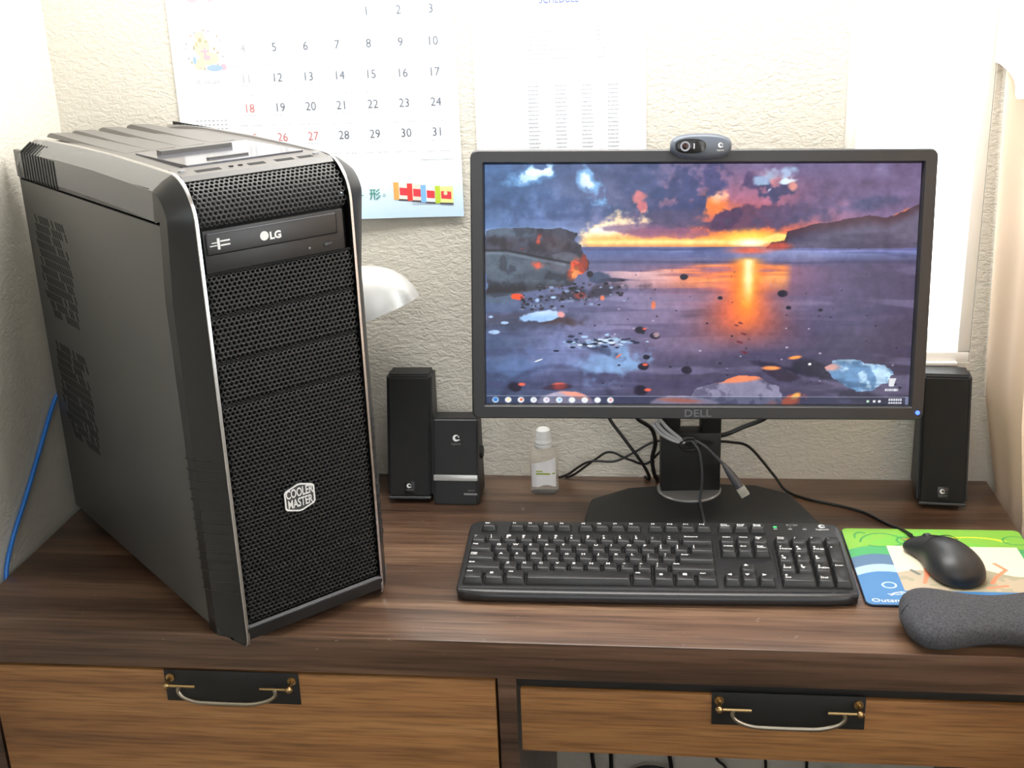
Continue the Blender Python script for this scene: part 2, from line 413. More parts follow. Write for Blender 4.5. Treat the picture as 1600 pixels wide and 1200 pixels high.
for r_ in range(1, 6):
    for c_ in range(7):
        x, z = col(c_), (rowz(r_) if r_ < 5 else 442) + 15
        for a, b_ in ((-15, -6), (2, 14)):
            xx = x + a
            while xx < x + b_:
                l = random.uniform(.8, 2.2); dash(bm, xx, xx + l, z + random.uniform(-.3, .3), 1.1); xx += l + random.uniform(.6, 1.4)
for k in range(9):                                      # the small month at the left
    for j in range(8): dash(bm, 190 + j * 5.6, 193 + j * 5.6, 503 - k * 5.2, 1.3)
xx = 488
while xx < 530: l = random.uniform(.8, 2.4); dash(bm, xx, xx + l, 446, 1.0); xx += l + .8
xx = 473
while xx < 502: l = random.uniform(.8, 2.4); dash(bm, xx, xx + l, 388.6, 1.3); xx += l + .8
o = put(obj('small_print', bm, INKL, None, smooth=0), cal); o['kind'] = 'stuff'
cal_text('caption', '虎 TIGER', 213, 552.5, 8.4, INKL)
cal_text('slogan', '形', 424, 402, 15.5, mat('ink_green', '2f8a72', .6), bold=.12)
cal_text('slogan', '一', 403, 401, 12, MATS['ink_green'], bold=.12)
cal_text('slogan', '。', 440, 404, 12, MATS['ink_green'])
def flat(poly, off, mt, name='printed_patch', par=cal):
    bm = bmesh.new(); bm.faces.new([bm.verts.new(cal_pt(x, z, off)) for x, z in poly]); return put(obj(name, bm, mt, None, smooth=0), par)
def el(cx, cz, rx, rz, n=18, a0=0): return [(cx + rx * math.cos(2 * math.pi * k / n), cz + rz * math.sin(2 * math.pi * k / n)) for k in range(n)]
# row of four gift packs printed at the lower right
pk = [(449, 'e8a85c', 417), (467, 'd9403c', 415), (485, '7fb4e6', 412.5), (504, 'b6cc3e', 411)]
for i, (x, c_, z) in enumerate(pk):
    wdt = 24 if i == 3 else 21
    flat([(x + 6, z - 21), (x + wdt, z - 22), (x + wdt, z), (x + 6, z)], .7 + i * .1, mat('pack_body_%d' % i, ['f0e6d6', 'f0d6c8', 'd8e6f0', 'dbe592'][i], .5), 'printed_pack')
    flat([(x + 8, z - 16), (x + wdt - 2.5, z - 17), (x + wdt - 2.5, z - 7), (x + 8, z - 6)], .76 + i * .1, mat('pack_red', 'd8404a', .5), 'printed_pack')
    flat([(x, z - 22), (x + 7, z - 22), (x + 7, z + 1), (x, z + 1)], .8 + i * .1, mat('pack_band_%d' % i, c_, .5), 'printed_pack')
    flat([(x + 6, z - 23), (x + wdt, z - 24), (x + wdt, z - 22), (x + 6, z - 21)], .8 + i * .1, mat('pack_shadow', '4a4048', .5), 'printed_pack')
flat(el(518, 402, 2.6, 2.6), 1.2, mat('pack_seal', 'd9d6a8', .5), 'printed_seal')
# small picture of a zodiac animal (plain generic shape)
YEL = mat('ink_yellow', 'efe6a8', .6); PNK = mat('ink_pink', 'e2a3ae', .6); BLU = mat('ink_blue', '93abd8', .6); BRN = mat('ink_brown', 'a59a80', .6)
for a, mt in ((el(210, 596, 10, 13), YEL), (el(204, 575, 8, 7), YEL), (el(218, 582, 13, 8), YEL), (el(208, 610, 7, 6), YEL)): flat(a, .7 + .02 * random.random(), mt, 'printed_animal')
for a, mt in ((el(224, 570, 11, 4), BLU), (el(236, 571, 4, 4), PNK), (el(198, 580, 2.5, 5), BLU), (el(213, 591, 6.5, 2), PNK), (el(213, 589, 2, 8), PNK), (el(215, 583, 5, 3.5), PNK),
              (el(208, 605, 2.4, 3), BRN), (el(216, 603, 2, 1.5), BRN), (el(203, 600, 1, 3), BRN), (el(226, 594, 1.5, 2), BRN), (el(230, 589, 2, 1.5), BRN), (el(199, 596, 1.2, 3), BRN)):
    flat(a, .8 + .02 * random.random(), mt, 'printed_animal')
for k in range(22):
    a = .5 + 5.4 * k / 21
    if k % 3 != 2: flat(el(213 + 25 * math.cos(a), 593 + 24 * math.sin(a), 1.3, 1.6, 8), .8, [INKL, BRN, PNK][k % 3 if k % 5 else 2], 'printed_dot')
for x, z, rx, rz in ((186, 662, 14, 7), (204, 660, 9, 9), (228, 668, 6, 10), (275, 668, 27, 15), (168 + 60, 655, 4, 4)): flat(el(x, z, rx, rz, 26), .7, PNK, 'printed_emblem')

# ------------------------------------------------------------------ paper schedule sheet on the wall
PAPER = mat('white_paper', 'f2f2f2', .6)
sch = tag(empty('paper_sheet', (672, 0, Z(396))), 'white printed schedule sheet on the wall behind the monitor', 'paper')
put(obj('page', bx(562, 779.5, 1.6, 2.2, Z(396), Z(676)), PAPER, None), sch)
HB = mat('ink_header_blue', '5a6bb8', .6); GT = mat('ink_pale', '9ba0aa', .6)
put(text('heading', 'SCHEDULE', 12.5, HB, None, (672, 1.3, Z(639.5)), UP, bold=.2, shear=.2, sx=.82), sch)
for x, s in ((634, 'START'), (668, 'END'), (697, 'RUN DATE'), (731, 'CHECK DATE')): put(text('column_heading', s, 3.4, GT, None, (x, 1.3, Z(541 + (x - 634) * .004)), UP, bold=.05), sch)
put(text('caption', 'Payroll Schedule', 3.6, GT, None, (682, 1.3, Z(550)), UP), sch)
bm = bmesh.new()
def dsh(x0, x1, z, h): bm.faces.new([bm.verts.new(p) for p in ((x0, 1.3, Z(z)), (x1, 1.3, Z(z)), (x1, 1.3, Z(z + h)), (x0, 1.3, Z(z + h)))])
for k in range(10):
    xx = 628; end = 628 + [34, 30, 28, 38, 22, 28, 28, 60, 32, 66][k]
    while xx < end: l = random.uniform(1.2, 3.6); dsh(xx, xx + l, 617 - k * 5.3, 1.2); xx += l + .9
    if k > 1: dsh(718, 724, 617 - k * 5.3, 1.0); dsh(724.8, 728, 617 - k * 5.3, 1.0)
for r_ in range(26):
    for x in (628, 663, 696, 729):
        xx = x + 2
        while xx < x + 15: l = random.uniform(.8, 2.2); dsh(xx, xx + l, 535 - r_ * 5.1, 1.7); xx += l + .5
    dsh(623, 757, 533.4 - r_ * 5.1, .28)
for x in (623, 655, 688, 722, 757): dsh(x, x + .3, 404, 136)
o = put(obj('table_print', bm, GT, None, smooth=0), sch); o['kind'] = 'stuff'

# ------------------------------------------------------------------ computer tower
TYAW = .78595
tower = tag(empty('computer_tower', (421.63, -409.35, TOP), (0, 0, TYAW)), 'large black computer tower with perforated front and chrome strips at the left of the desk', 'computer tower')
TD = 462
# outline of the chrome strip / bezel rim in the (depth, height) plane, starting at the bottom front
def rim():
    P = [(6, 2), (2, 6), (0, 14), (0, 120), (0, 250), (0, 380), (0, 455)]
    for k in range(1, 13):
        a = R(90 * k / 12); P.append((46 - 46 * math.cos(a), 458 + 46 * math.sin(a)))
    P += [(110, 506), (200, 508), (300, 508), (400, 506), (446, 503), (464, 494), (476, 478), (474, 456)]
    return P
RIM = rim()
def normals(P):
    N = []
    for i in range(len(P)):
        a = Vector(P[max(i - 1, 0)]); b = Vector(P[min(i + 1, len(P) - 1)]); t_ = (b - a).normalized(); N.append(Vector((-t_.y, t_.x)))
    return N
RN = normals(RIM)
def rimpt(i, off): return RIM[i][0] + RN[i].x * off, RIM[i][1] + RN[i].y * off
for s, nm in ((-1, 'left'), (1, 'right')):
    L = []
    for i in range(len(RIM)):
        f = max(0, min(1, (RIM[i][1] - 380) / 90)) if RIM[i][0] < 60 else 1
        d = 28 * (1 - f) + 14 * f                      # depth of the chamfer: wide at the front, narrow on the top
        prof = [(86.5, -.4), (96.5, -d * .42), (107, -d), (107, -d - (18 if f < 1 else 30)), (101, -d - 18), (86, -16), (86, -3)]
        if i >= len(RIM) - 3: prof = [(86.5, -.4), (96.5, -d * .42), (107, -d), (107, -d - 6), (101, -d - 6), (86, -10), (86, -3)]
        L.append([(s * x, *rimpt(i, o_)) for x, o_ in prof])
    ks = 17
    obj('bezel_side', loft(L[:ks + 1]), CASE_BLACK, tower, smooth=28)
    obj('bezel_top', loft(L[ks:]), CASE_CH, tower, smooth=28)
    L = [[(s * x, *rimpt(i, o_)) for x, o_ in ((82.6, -1.5), (82.8, .6), (85.6, .6), (86.6, -1.2), (86, -4), (83, -4))] for i in range(len(RIM) - 3)]
    lab(obj('chrome_strip', loft(L), CHROME, tower, smooth=28), 'thin bright chrome edge strip')
    # slim ribs wrapping the lower chamfer
    rb = bmesh.new()
    loft([[(s * 88.5, 2.0, 0), (s * 97, 11.8, 0), (s * 107.4, 27.6, 0), (s * 107.6, 50, -5), (s * 106.6, 50, -5.4), (s * 106, 28, -2.2), (s * 96, 13, -2.2), (s * 87, 3.5, -2.2)],
          [(s * 88.5, 1.2, -.6), (s * 97, 11.0, -.6), (s * 107.9, 27.2, -.6), (s * 107.7, 49, -5.2), (s * 106.6, 49, -5.8), (s * 106, 28, -2.6), (s * 96, 13, -2.6), (s * 87, 3.5, -2.6)],
          [(s * 88.5, 2.0, -2.0), (s * 97, 11.8, -2.0), (s * 107.4, 27.6, -2.0), (s * 107.6, 50, -7), (s * 106.6, 50, -7), (s * 106, 28, -3.4), (s * 96, 13, -3.4), (s * 87, 3.5, -3.4)]], bm=rb)
    rme = mesh_of(rb, 'rib', 0)
    for k in range(14): link('rib', rme, CASE_BLACK, tower, (0, 0, 70 + k * 11.5))
    # vent louvres near the rear of the top edge
    if s < 0:
        lb = bmesh.new()
        loft([[(s * 94.5, yy, 504.5), (s * 107.6, yy, 494.5), (s * 107.6, yy, 462), (s * 104, yy, 462), (s * 104, yy, 492), (s * 94, yy, 500)] for yy in (-2.2, 2.2)], bm=lb)
        lme = mesh_of(lb, 'louvre', 0)
        for k in range(12): link('louvre', lme, BLACK_GAP, tower, (0, 322 + k * 10.2, -3 + (k * .12)))
    else:
        lb = bmesh.new()
        loft([[(88, yy, 507), (96, yy, 505), (104, yy, 498), (104, yy, 490), (88, yy, 490)] for yy in (-2.6, 2.6)], bm=lb)
        lme = mesh_of(lb, 'louvre', 0)
        for k in range(14): link('louvre', lme, BLACK_GAP, tower, (0, 300 + k * 10.5, 1))
# steel body
obj('side_panel', bx(-106.4, -103.5, 34, TD, 20, 457, .6), CASE_GREY, tower)
obj('side_panel', bx(103.5, 106.4, 34, TD, 20, 457, .6), CASE_GREY, tower)
obj('upper_side_cover', bx(-106.6, -101, 52, TD + 6, 459.5, 492, .6), CASE_GREY, tower)
obj('upper_side_cover', bx(101, 106.6, 52, TD + 6, 459.5, 492, .6), CASE_GREY, tower)
obj('rear_panel', bx(-103.5, 103.5, TD - 3, TD, 20, 490), CASE_GREY, tower)
obj('bottom_panel', bx(-103.5, 103.5, 30, TD - 3, 18, 22), CASE_GREY, tower)
obj('inner_frame', bx(-82, 82, 12, 24, 20, 452), BLACK_GAP, tower)
for x in (-80, 80):
    for y in (60, 400): obj('foot', rstack([(26, 40, 8, 0, x, y), (30, 44, 9, 19, x, y)]), BLACK_MATTE, tower)
# side vents: oblique slots cut in the panel
def vent(z0):
    bm = bmesh.new(); rg = random.Random(3)
    for i in range(-16, 30):
        for j in range(0, 12):
            y = 322 + i * 7.4 + j * 5.2; z = z0 + 5 + j * 10.6
            if not (322 < y < 432) or rg.random() < .05: continue
            if (y > 418 or y < 336) and rg.random() < .35: continue
            if j in (0, 11) and rg.random() < .3: continue
            p = [(y - 4.4, z - 4.6), (y - .4, z - 4.6), (y + 4.4, z + 4.6), (y + .4, z + 4.6)]
            bm.faces.new([bm.verts.new((-106.55, a, b_)) for a, b_ in p])
    return bm
for z0 in (132, 292):
    e = bmesh.ops.extrude_face_region
    bm = vent(z0); g = bmesh.ops.extrude_face_region(bm, geom=bm.faces[:])
    for vv in [q for q in g['geom'] if isinstance(q, bmesh.types.BMVert)]: vv.co.x += 1.5
    lab(obj('side_vent', bm, BLACK_GAP, tower, smooth=0), 'patch of oblique ventilation slots')
# perforated sheet, each hole open
def perforated(x0, x1, s0, s1, place, pitch=5.2, hole=.60):
    bm = bmesh.new(); cache = {}
    def V(a, b_):
        k = (round(a, 2), round(b_, 2))
        if k not in cache: cache[k] = bm.verts.new(place(*k))
        return cache[k]
    rad = pitch / math.sqrt(3); rows = int((s1 - s0) / (rad * 1.5)); cols = int((x1 - x0) / pitch)
    sx_ = (x1 - x0) / (cols + .5) / pitch; sy_ = (s1 - s0) / (rows * 1.5 * rad + .5 * rad)
    for j in range(rows):
        for i in range(cols):
            cx = (i + .5 + (.5 if j % 2 else 0)) * pitch; cy = rad + j * 1.5 * rad
            oo, ii = [], []
            for k in range(6):
                a = R(30 + 60 * k)
                oo.append(V(x0 + (cx + rad * math.cos(a)) * sx_, s0 + (cy + rad * math.sin(a)) * sy_))
                ii.append(bm.verts.new(place(x0 + (cx + hole * rad * math.cos(a)) * sx_, s0 + (cy + hole * rad * math.sin(a)) * sy_)))
            for k in range(6):
                q = (k + 1) % 6
                if len({oo[k], oo[q], ii[q], ii[k]}) == 4:
                    try: bm.faces.new((oo[k], oo[q], ii[q], ii[k]))
                    except ValueError: pass
    return bm
def meshpanel(name, z0, z1, place=None):
    place = place or (lambda x, z: (x, 2.2, z))
    p = obj(name, perforated(-81, 81, z0, z1, place), MESHM, tower, smooth=60)
    md = p.modifiers.new('sheet', 'SOLIDIFY'); md.thickness = .0009; md.offset = -1
    return p
def arc_place(x, s_):
    # s_ runs up the curved top of the front
    if s_ < 458: return (x, 2.2, s_)
    a = min((s_ - 458) / 44, R(84)); return (x, 46 - 43.8 * math.cos(a), 458 + 43.8 * math.sin(a))
lab(meshpanel('mesh_cover', 455, 521, arc_place), 'curved perforated top cover')
for z0, z1 in ((367, 408), (320, 365), (275, 318)): meshpanel('drive_bay_cover', z0, z1)
for z in (366, 319, 274, 409): obj('bay_seam', bx(-81, 81, 3.0, 5.5, z - 1.2, z + 1.2), BLACK_GAP, tower)
lab(meshpanel('mesh_cover', 30, 273), 'tall perforated lower front cover')
obj('front_backing', loft([[(x, 12, 26), (x, 12, 460), (x, 30, 488), (x, 46, 494), (x, 50, 480), (x, 18, 440), (x, 18, 26)] for x in (-82, 82)]), BLACK_GAP, tower)
obj('base_plate', loft([[(x, 2, 28), (x, -1.5, 25), (x, 1, 11), (x, 12, 9), (x, 12, 28)] for x in (-84, 84)]), CASE_BLACK, tower)
obj('base_edge', bx(-82, 82, -1.8, .2, 26.0, 27.6, .4), mat('case_edge', '66666a', .35), tower)
# optical drive
od = obj('optical_drive', bx(-80.5, 73, -.5, 14, 411, 452.5, 1), mat('drive_black', '1e1e1f', .4), tower)
od2 = obj('drive_tray', bx(-78.5, 64.5, -2.2, 0, 428.5, 449.5, 1.6, 3), MATS['drive_black'], od)
obj('tray_edge', bx(-77, 63, -2.7, -1.8, 448.6, 449.9, .3), mat('drive_edge', '55555a', .35), od)
obj('eject_button', bx(48, 58, -1.6, 0, 416.5, 421, .8), MATS['drive_black'], od)
obj('indicator', bx(30.5, 33, -1, 0, 417, 419.3, .5), LEGEND_DIM, od)
text('lettering', 'LG', 10, LOGO_W, od, (-5.5, -2.5, 437.8), UP, bold=.45, sx=1.05)
bm = loft([[(-17.5 + 4.6 * math.cos(k * math.pi / 12), yy, 439 + 4.6 * math.sin(k * math.pi / 12)) for k in range(24)] for yy in (-2.2, -2.6)])
lab(obj('round_emblem', bm, LOGO_W, od), 'round light grey emblem')
bm = bmesh.new(); box(bm, -67.3, -64.6, -2.6, -2.2, 433.5, 444.5, .3)
for a in ((-75, -67.5, 437.2, 438.1), (-73, -67.5, 440.0, 440.9), (-64, -54, 440.6, 442), (-64, -54, 436.6, 438)): box(bm, a[0], a[1], -2.6, -2.2, a[2], a[3])
obj('drive_mark', bm, LOGO_W, od)
# hexagonal badge with lettering
hexa = [(-24, 12), (-27, 9.4), (-27, -9.4), (-24, -12), (-3, -16.6), (3, -16.6), (24, -12), (27, -9.4), (27, 9.4), (24, 12), (3, 16.6), (-3, 16.6)]
sc = lambda k: [(x * k, z * (k - .012)) for x, z in hexa]
bd = obj('badge', prism([(x * .67 * .98, z * .95) for x, z in hexa], 1.4, -1, lambda x, y, z: (x - 8.3, -z + .2, y + 155.5)), mat('badge_dark', '3c3c3d', .4), tower)
bm = bmesh.new()
A = [(x * .67, z * .95) for x, z in hexa]; B = [(x * .67 * .9, z * .95 * .885) for x, z in hexa]
n = len(A)
for k in range(n):
    q = (k + 1) % n; bm.faces.new([bm.verts.new((p[0] - 8.3, -1.7, p[1] + 155.5)) for p in (A[k], A[q], B[q], B[k])])
bmesh.ops.remove_doubles(bm, verts=bm.verts, dist=.01)
obj('badge_rim', bm, LOGO_W, bd, smooth=0)
for s_, z in (('COOLER', 161.3), ('MASTER', 149.7)): text('lettering', s_, 13.8, LOGO_W, bd, (-8.3, -1.75, z), UP, bold=.28, sx=.60, sp=.98)
# top of the case
obj('top_panel', loft([[(x, 60, 503.5), (x, 200, 506), (x, 330, 506), (x, 440, 500), (x, 456, 490), (x, 456, 480), (x, 60, 490)] for x in (-84, 84)]), CASE_TOP, tower)
for i, x in enumerate((-66, -36, -2, 34)):
    bm = loft([[(x - 3, yy, 504), (x - 1, yy, 507.5 + h), (x + 26, yy, 506.4), (x + 26, yy, 503)] for yy, h in ((205, -1.4), (300, -.6), (400, 1.6), (440, 2), (452, -.5))])
    obj('top_ridge', bm, CASE_TOP, tower, smooth=20)
obj('tray_door', loft([[(-62, yy, 504), (-62, yy, 507.2), (66, yy, 507.2), (66, yy, 504)] for yy in (58, 188)]), GLOSS, tower)
obj('door_handle', loft([[(-50, 148, z) , (-50, 160, z), (30, 160, z), (30, 148, z)] for z in (507, 511.5)]), CASE_TOP, tower)
pc = obj('port_cover', loft([[(x, 24, 497), (x, 28, 501.5), (x, 57, 505.5), (x, 57, 499), (x, 30, 492)] for x in (-82, 82)]), CASE_TOP, tower)
for a, b_ in ((-62, -36), (-6, 12), (24, 44), (50, 66)): obj('port', loft([[(a, yy, zz + .1), (b_, yy, zz + .1), (b_, yy, zz + .9), (a, yy, zz + .9)] for yy, zz in ((36, 502.0), (43, 503.0))]), BLACK_GAP, pc)
for a in (-24, -14): obj('port', rstack([(5, 5, 2.4, 502.2, a, 41), (5, 5, 2.4, 504, a, 41)]), BLACK_GAP, pc)
obj('button', rstack([(46, 4, 1.8, 507, -8, 80), (46, 4, 1.8, 509, -8, 80)]), CASE_TOP, tower)
ring = mat('power_button', '8a8a8e', .3)
obj('button', rstack([(8, 5, 2.4, 502.5, -74, 44), (7, 4, 1.9, 505.3, -74, 44)]), ring, tower)
obj('button', rstack([(8, 5, 2.4, 502.5, 73, 44), (7, 4, 1.9, 505.3, 73, 44)]), ring, tower)

# ------------------------------------------------------------------ desk lamp behind the tower
lamp = tag(empty('desk_lamp', (352, -62, TOP)), 'silver desk lamp with domed shade peeking out from behind the computer tower', 'lamp')
obj('base', lathe([(55, 0), (56, 4), (50, 14), (20, 20), (8, 26)]), SILVER, lamp)
obj('arm', tube([(0, 0, 22), (-4, 6, 110), (-8, 12, 200), (-4, 12, 270), (10, 8, 292)], 6, 12, 8), SILVER, lamp)
def shade():
    L = []
    n = 32
    for k in range(13):
        a = R(90 * k / 12)
        L.append([(98 * math.cos(a) ** .85 * math.cos(2 * math.pi * i / n) if k < 12 else .5 * math.cos(2 * math.pi * i / n), 46 * (math.cos(a) ** .85 if k < 12 else .01) * math.sin(2 * math.pi * i / n), 68 * math.sin(a)) for i in range(n)])
    inner = [[(x * .95, y * .93, z * .93 + .3) for x, y, z in l] for l in L]
    return loft(inner[::-1] + L, caps=(True, True))
sd = obj('lamp_shade', shade(), SILVER, lamp, (42, 2, 246), (0, R(-20), 0))
obj('bulb_cover', loft([circ(90, 3, 32, ry=41), circ(90, 6, 32, ry=41)]), mat('lamp_inner', '6a6a6a', .4), sd)
for i in range(3):
    for j in range(2): obj('vent_hole', rstack([(4.5, 1.6, .7, 0), (4.5, 1.6, .7, 1.4)]), BLACK_GAP, sd, (-8 + i * 10, -12 - j * 7, 66.1 - i * .2 - j * 2.2 - (1.6 if i == 2 else 0)), (R(16 + j * 6), 0, 0))

# ------------------------------------------------------------------ speakers
SPK = mat('speaker_black', '131314', .45, bump=(900, .2, .0005)); CLOTH = mat('speaker_cloth', '101011', .8, bump=(1600, .5, .0008))
def emblem(par, loc, k, mt, rot=UP, name='emblem'):
    """small round crescent mark with two dots"""
    bm = bmesh.new(); P = []
    for i in range(15): a = R(50 + 260 * i / 14); P.append((k * math.cos(a), k * math.sin(a)))
    for i in range(11): a = R(300 - 230 * i / 10); P.append((k * .25 + k * .55 * math.cos(a), k * .1 + k * .55 * math.sin(a)))
    bm.faces.new([bm.verts.new((x, y, 0)) for x, y in P])
    for cx, cy in ((k * .75, k * .35), (k * .85, -k * .55)):
        bm.faces.new([bm.verts.new((cx + k * .22 * math.cos(t * .785), cy + k * .22 * math.sin(t * .785), 0)) for t in range(8)])
    return obj(name, bm, mt, par, loc, rot, smooth=0)
def slanted(w_, h, y0f, y0b, y1f, y1b, bev, z0=0):
    bm = bmesh.new(); vs_ = []
    for x in (-w_ / 2, w_ / 2):
        for y, z in ((y0f, z0), (y1f, h), (y1b, h), (y0b, z0)): vs_.append(bm.verts.new((x, y, z)))
    a, b_ = vs_[:4], vs_[4:]
    bm.faces.new(a); bm.faces.new(b_[::-1])
    for i in range(4): j = (i + 1) % 4; bm.faces.new((a[i], b_[i], b_[j], a[j]))
    bmesh.ops.bevel(bm, geom=bm.edges[:], offset=bev, segments=3, affect='EDGES'); return bm
def speaker(name, x, y, yaw, label, s):
    e = tag(empty(name, (x, y, TOP), (0, 0, yaw)), label, 'speaker', 'pair of desk speakers')
    h = 167; sl = 44 / h
    obj('body', slanted(62, h, 4, 78, 48, 84, 4, 6), SPK, e)
    obj('grille', slanted(57, h - 2, .5, 10, 45, 54, 2.5, 9), CLOTH, e)
    obj('foot', rstack([(50, 60, 8, 0, 0, 44), (50, 60, 8, 8, 0, 44)]), BLACK_MATTE, e)
    obj('trim_bar', bx(-29, 29, -1.0, 3, 6.5, 9.5, .8), mat('speaker_trim', '4a4c4e', .4), e)
    tilt = math.atan(sl)
    pt = lambda z, o_: (0, .3 + (z - 9) * sl - o_, z)
    b = obj('badge_plate', bx(-7, 7, -.6, .6, -8, 8, .5), mat('badge_black', '1c1c1d', .35), e, pt(22, .2), (-tilt, 0, 0))
    emblem(b, (-.8, -.8, 2), 3.1, LEGEND_W); text('lettering', 'logitech', 3.3, LEGEND_DIM, b, (0, -.8, -3.4), UP)
    return e
speaker('speaker', 463, -96, R(1), 'black fabric-fronted speaker standing between the tower and the shorter black unit', 1)
speaker('speaker', 1158, -92, R(-5), 'black fabric-fronted speaker right of the monitor, under the window', -1)
un = tag(empty('control_unit', (526.5, -104, TOP), (0, 0, R(0))), 'short black box with a silver band right of the left speaker', 'speaker')
obj('body', slanted(62, 113, 3, 66, 33, 62, 3, 0), mat('glossy_black', '161617', .5), un)
sl = 30 / 113; tl_ = math.atan(sl); pt = lambda x, z, o_: (x, 3 + z * sl - o_, z)
lab(obj('band', bx(-30, 29.5, -1.3, 1, -4, 4, .6), SILVER, un, pt(0, 36, 0), (-tl_, 0, 0)), 'silver horizontal band')
emblem(un, pt(1, 88, .5), 4.6, LEGEND_W, (R(90) - tl_, 0, 0)); text('lettering', 'logitech', 4.2, LEGEND_DIM, un, pt(1, 80.5, .5), (R(90) - tl_, 0, 0))
text('lettering', 'stereo', 3.6, LEGEND_DIM, un, pt(21, 20, .5), (R(90) - tl_, 0, 0)); obj('label_bar', bx(-9, 9, -.4, .2, -1.2, 1.2), LEGEND_DIM, un, pt(20, 15, .3), (-tl_, 0, 0))
bm = lathe([(9, 0), (9, 3), (7.5, 4.5)]); obj('knob', bm, BLACK_MATTE, un, (30, 42, 62), (0, R(90), 0))

# ------------------------------------------------------------------ sanitiser bottle
CLEAR = mat('clear_plastic', 'f4f1ea', .16, spec=.5, Transmission_Weight=.8, IOR=1.12)
GEL = mat('clear_gel', 'f2ece0', .05, Transmission_Weight=.9, IOR=1.33)
CAP = mat('frosted_cap', 'f0f0ee', .4, Transmission_Weight=.15, IOR=1.35)
bt = tag(empty('sanitizer_bottle', (642, -52, TOP)), 'small clear bottle with a white label and frosted cap', 'bottle')
obj('bottle_body', loft([rr(w_, d_, r, z, n=6) for w_, d_, r, z in ((33, 20, 9, 0), (38, 24, 11, 2.5), (38.5, 25, 12, 8), (38.5, 25, 12, 52), (37, 24, 11.5, 57), (32, 22, 10.9, 62), (24, 18.5, 9, 65), (20, 18, 8.9, 67), (20, 18, 8.9, 69))]), CLEAR, bt)
obj('cap', lathe([(11.6, 67), (12, 68), (12, 71), (11.5, 72), (12, 73), (12, 76), (11.4, 77), (11.4, 80), (10.2, 86), (9.4, 91), (7, 93), (1, 93.5)]), CAP, bt)
bm = bmesh.new(); L = []
def bottle_front(x):
    a = abs(x); return -12.7 if a < 7.2 else -12.7 + (12 - math.sqrt(max(0, 144 - (a - 7.2) ** 2)))
for k in range(21):
    x = -16.5 + 33 * k / 20; y = bottle_front(x) - .25
    top = 50 + 5 * (x / 17) - 1.2 * math.sin((x + 16) * .1); bot = 12 + 3.5 * math.cos((x - 4) * .14)
    if x < -9: bot += 2
    L.append([(x, y, bot), (x, y, top), (x, y + .3, top), (x, y + .3, bot)])
lb = obj('label', loft(L), mat('label_white', 'e9e9ea', .5), bt)
GRN = mat('ink_lime', '9aa83c', .5)
for x0, x1, z, h in ((-10, -1, 34.5, 1.6), (-10, 9, 30.6, 2.2), (12, 15.5, 31.5, 1.6)):
    obj('label_stripe', bx(x0, x1, -13.25, -13.0, z, z + h) if x1 < 10 else bx(x0, x1, bottle_front(x0) - .7, bottle_front(x0) - .2, z, z + h), GRN, lb)

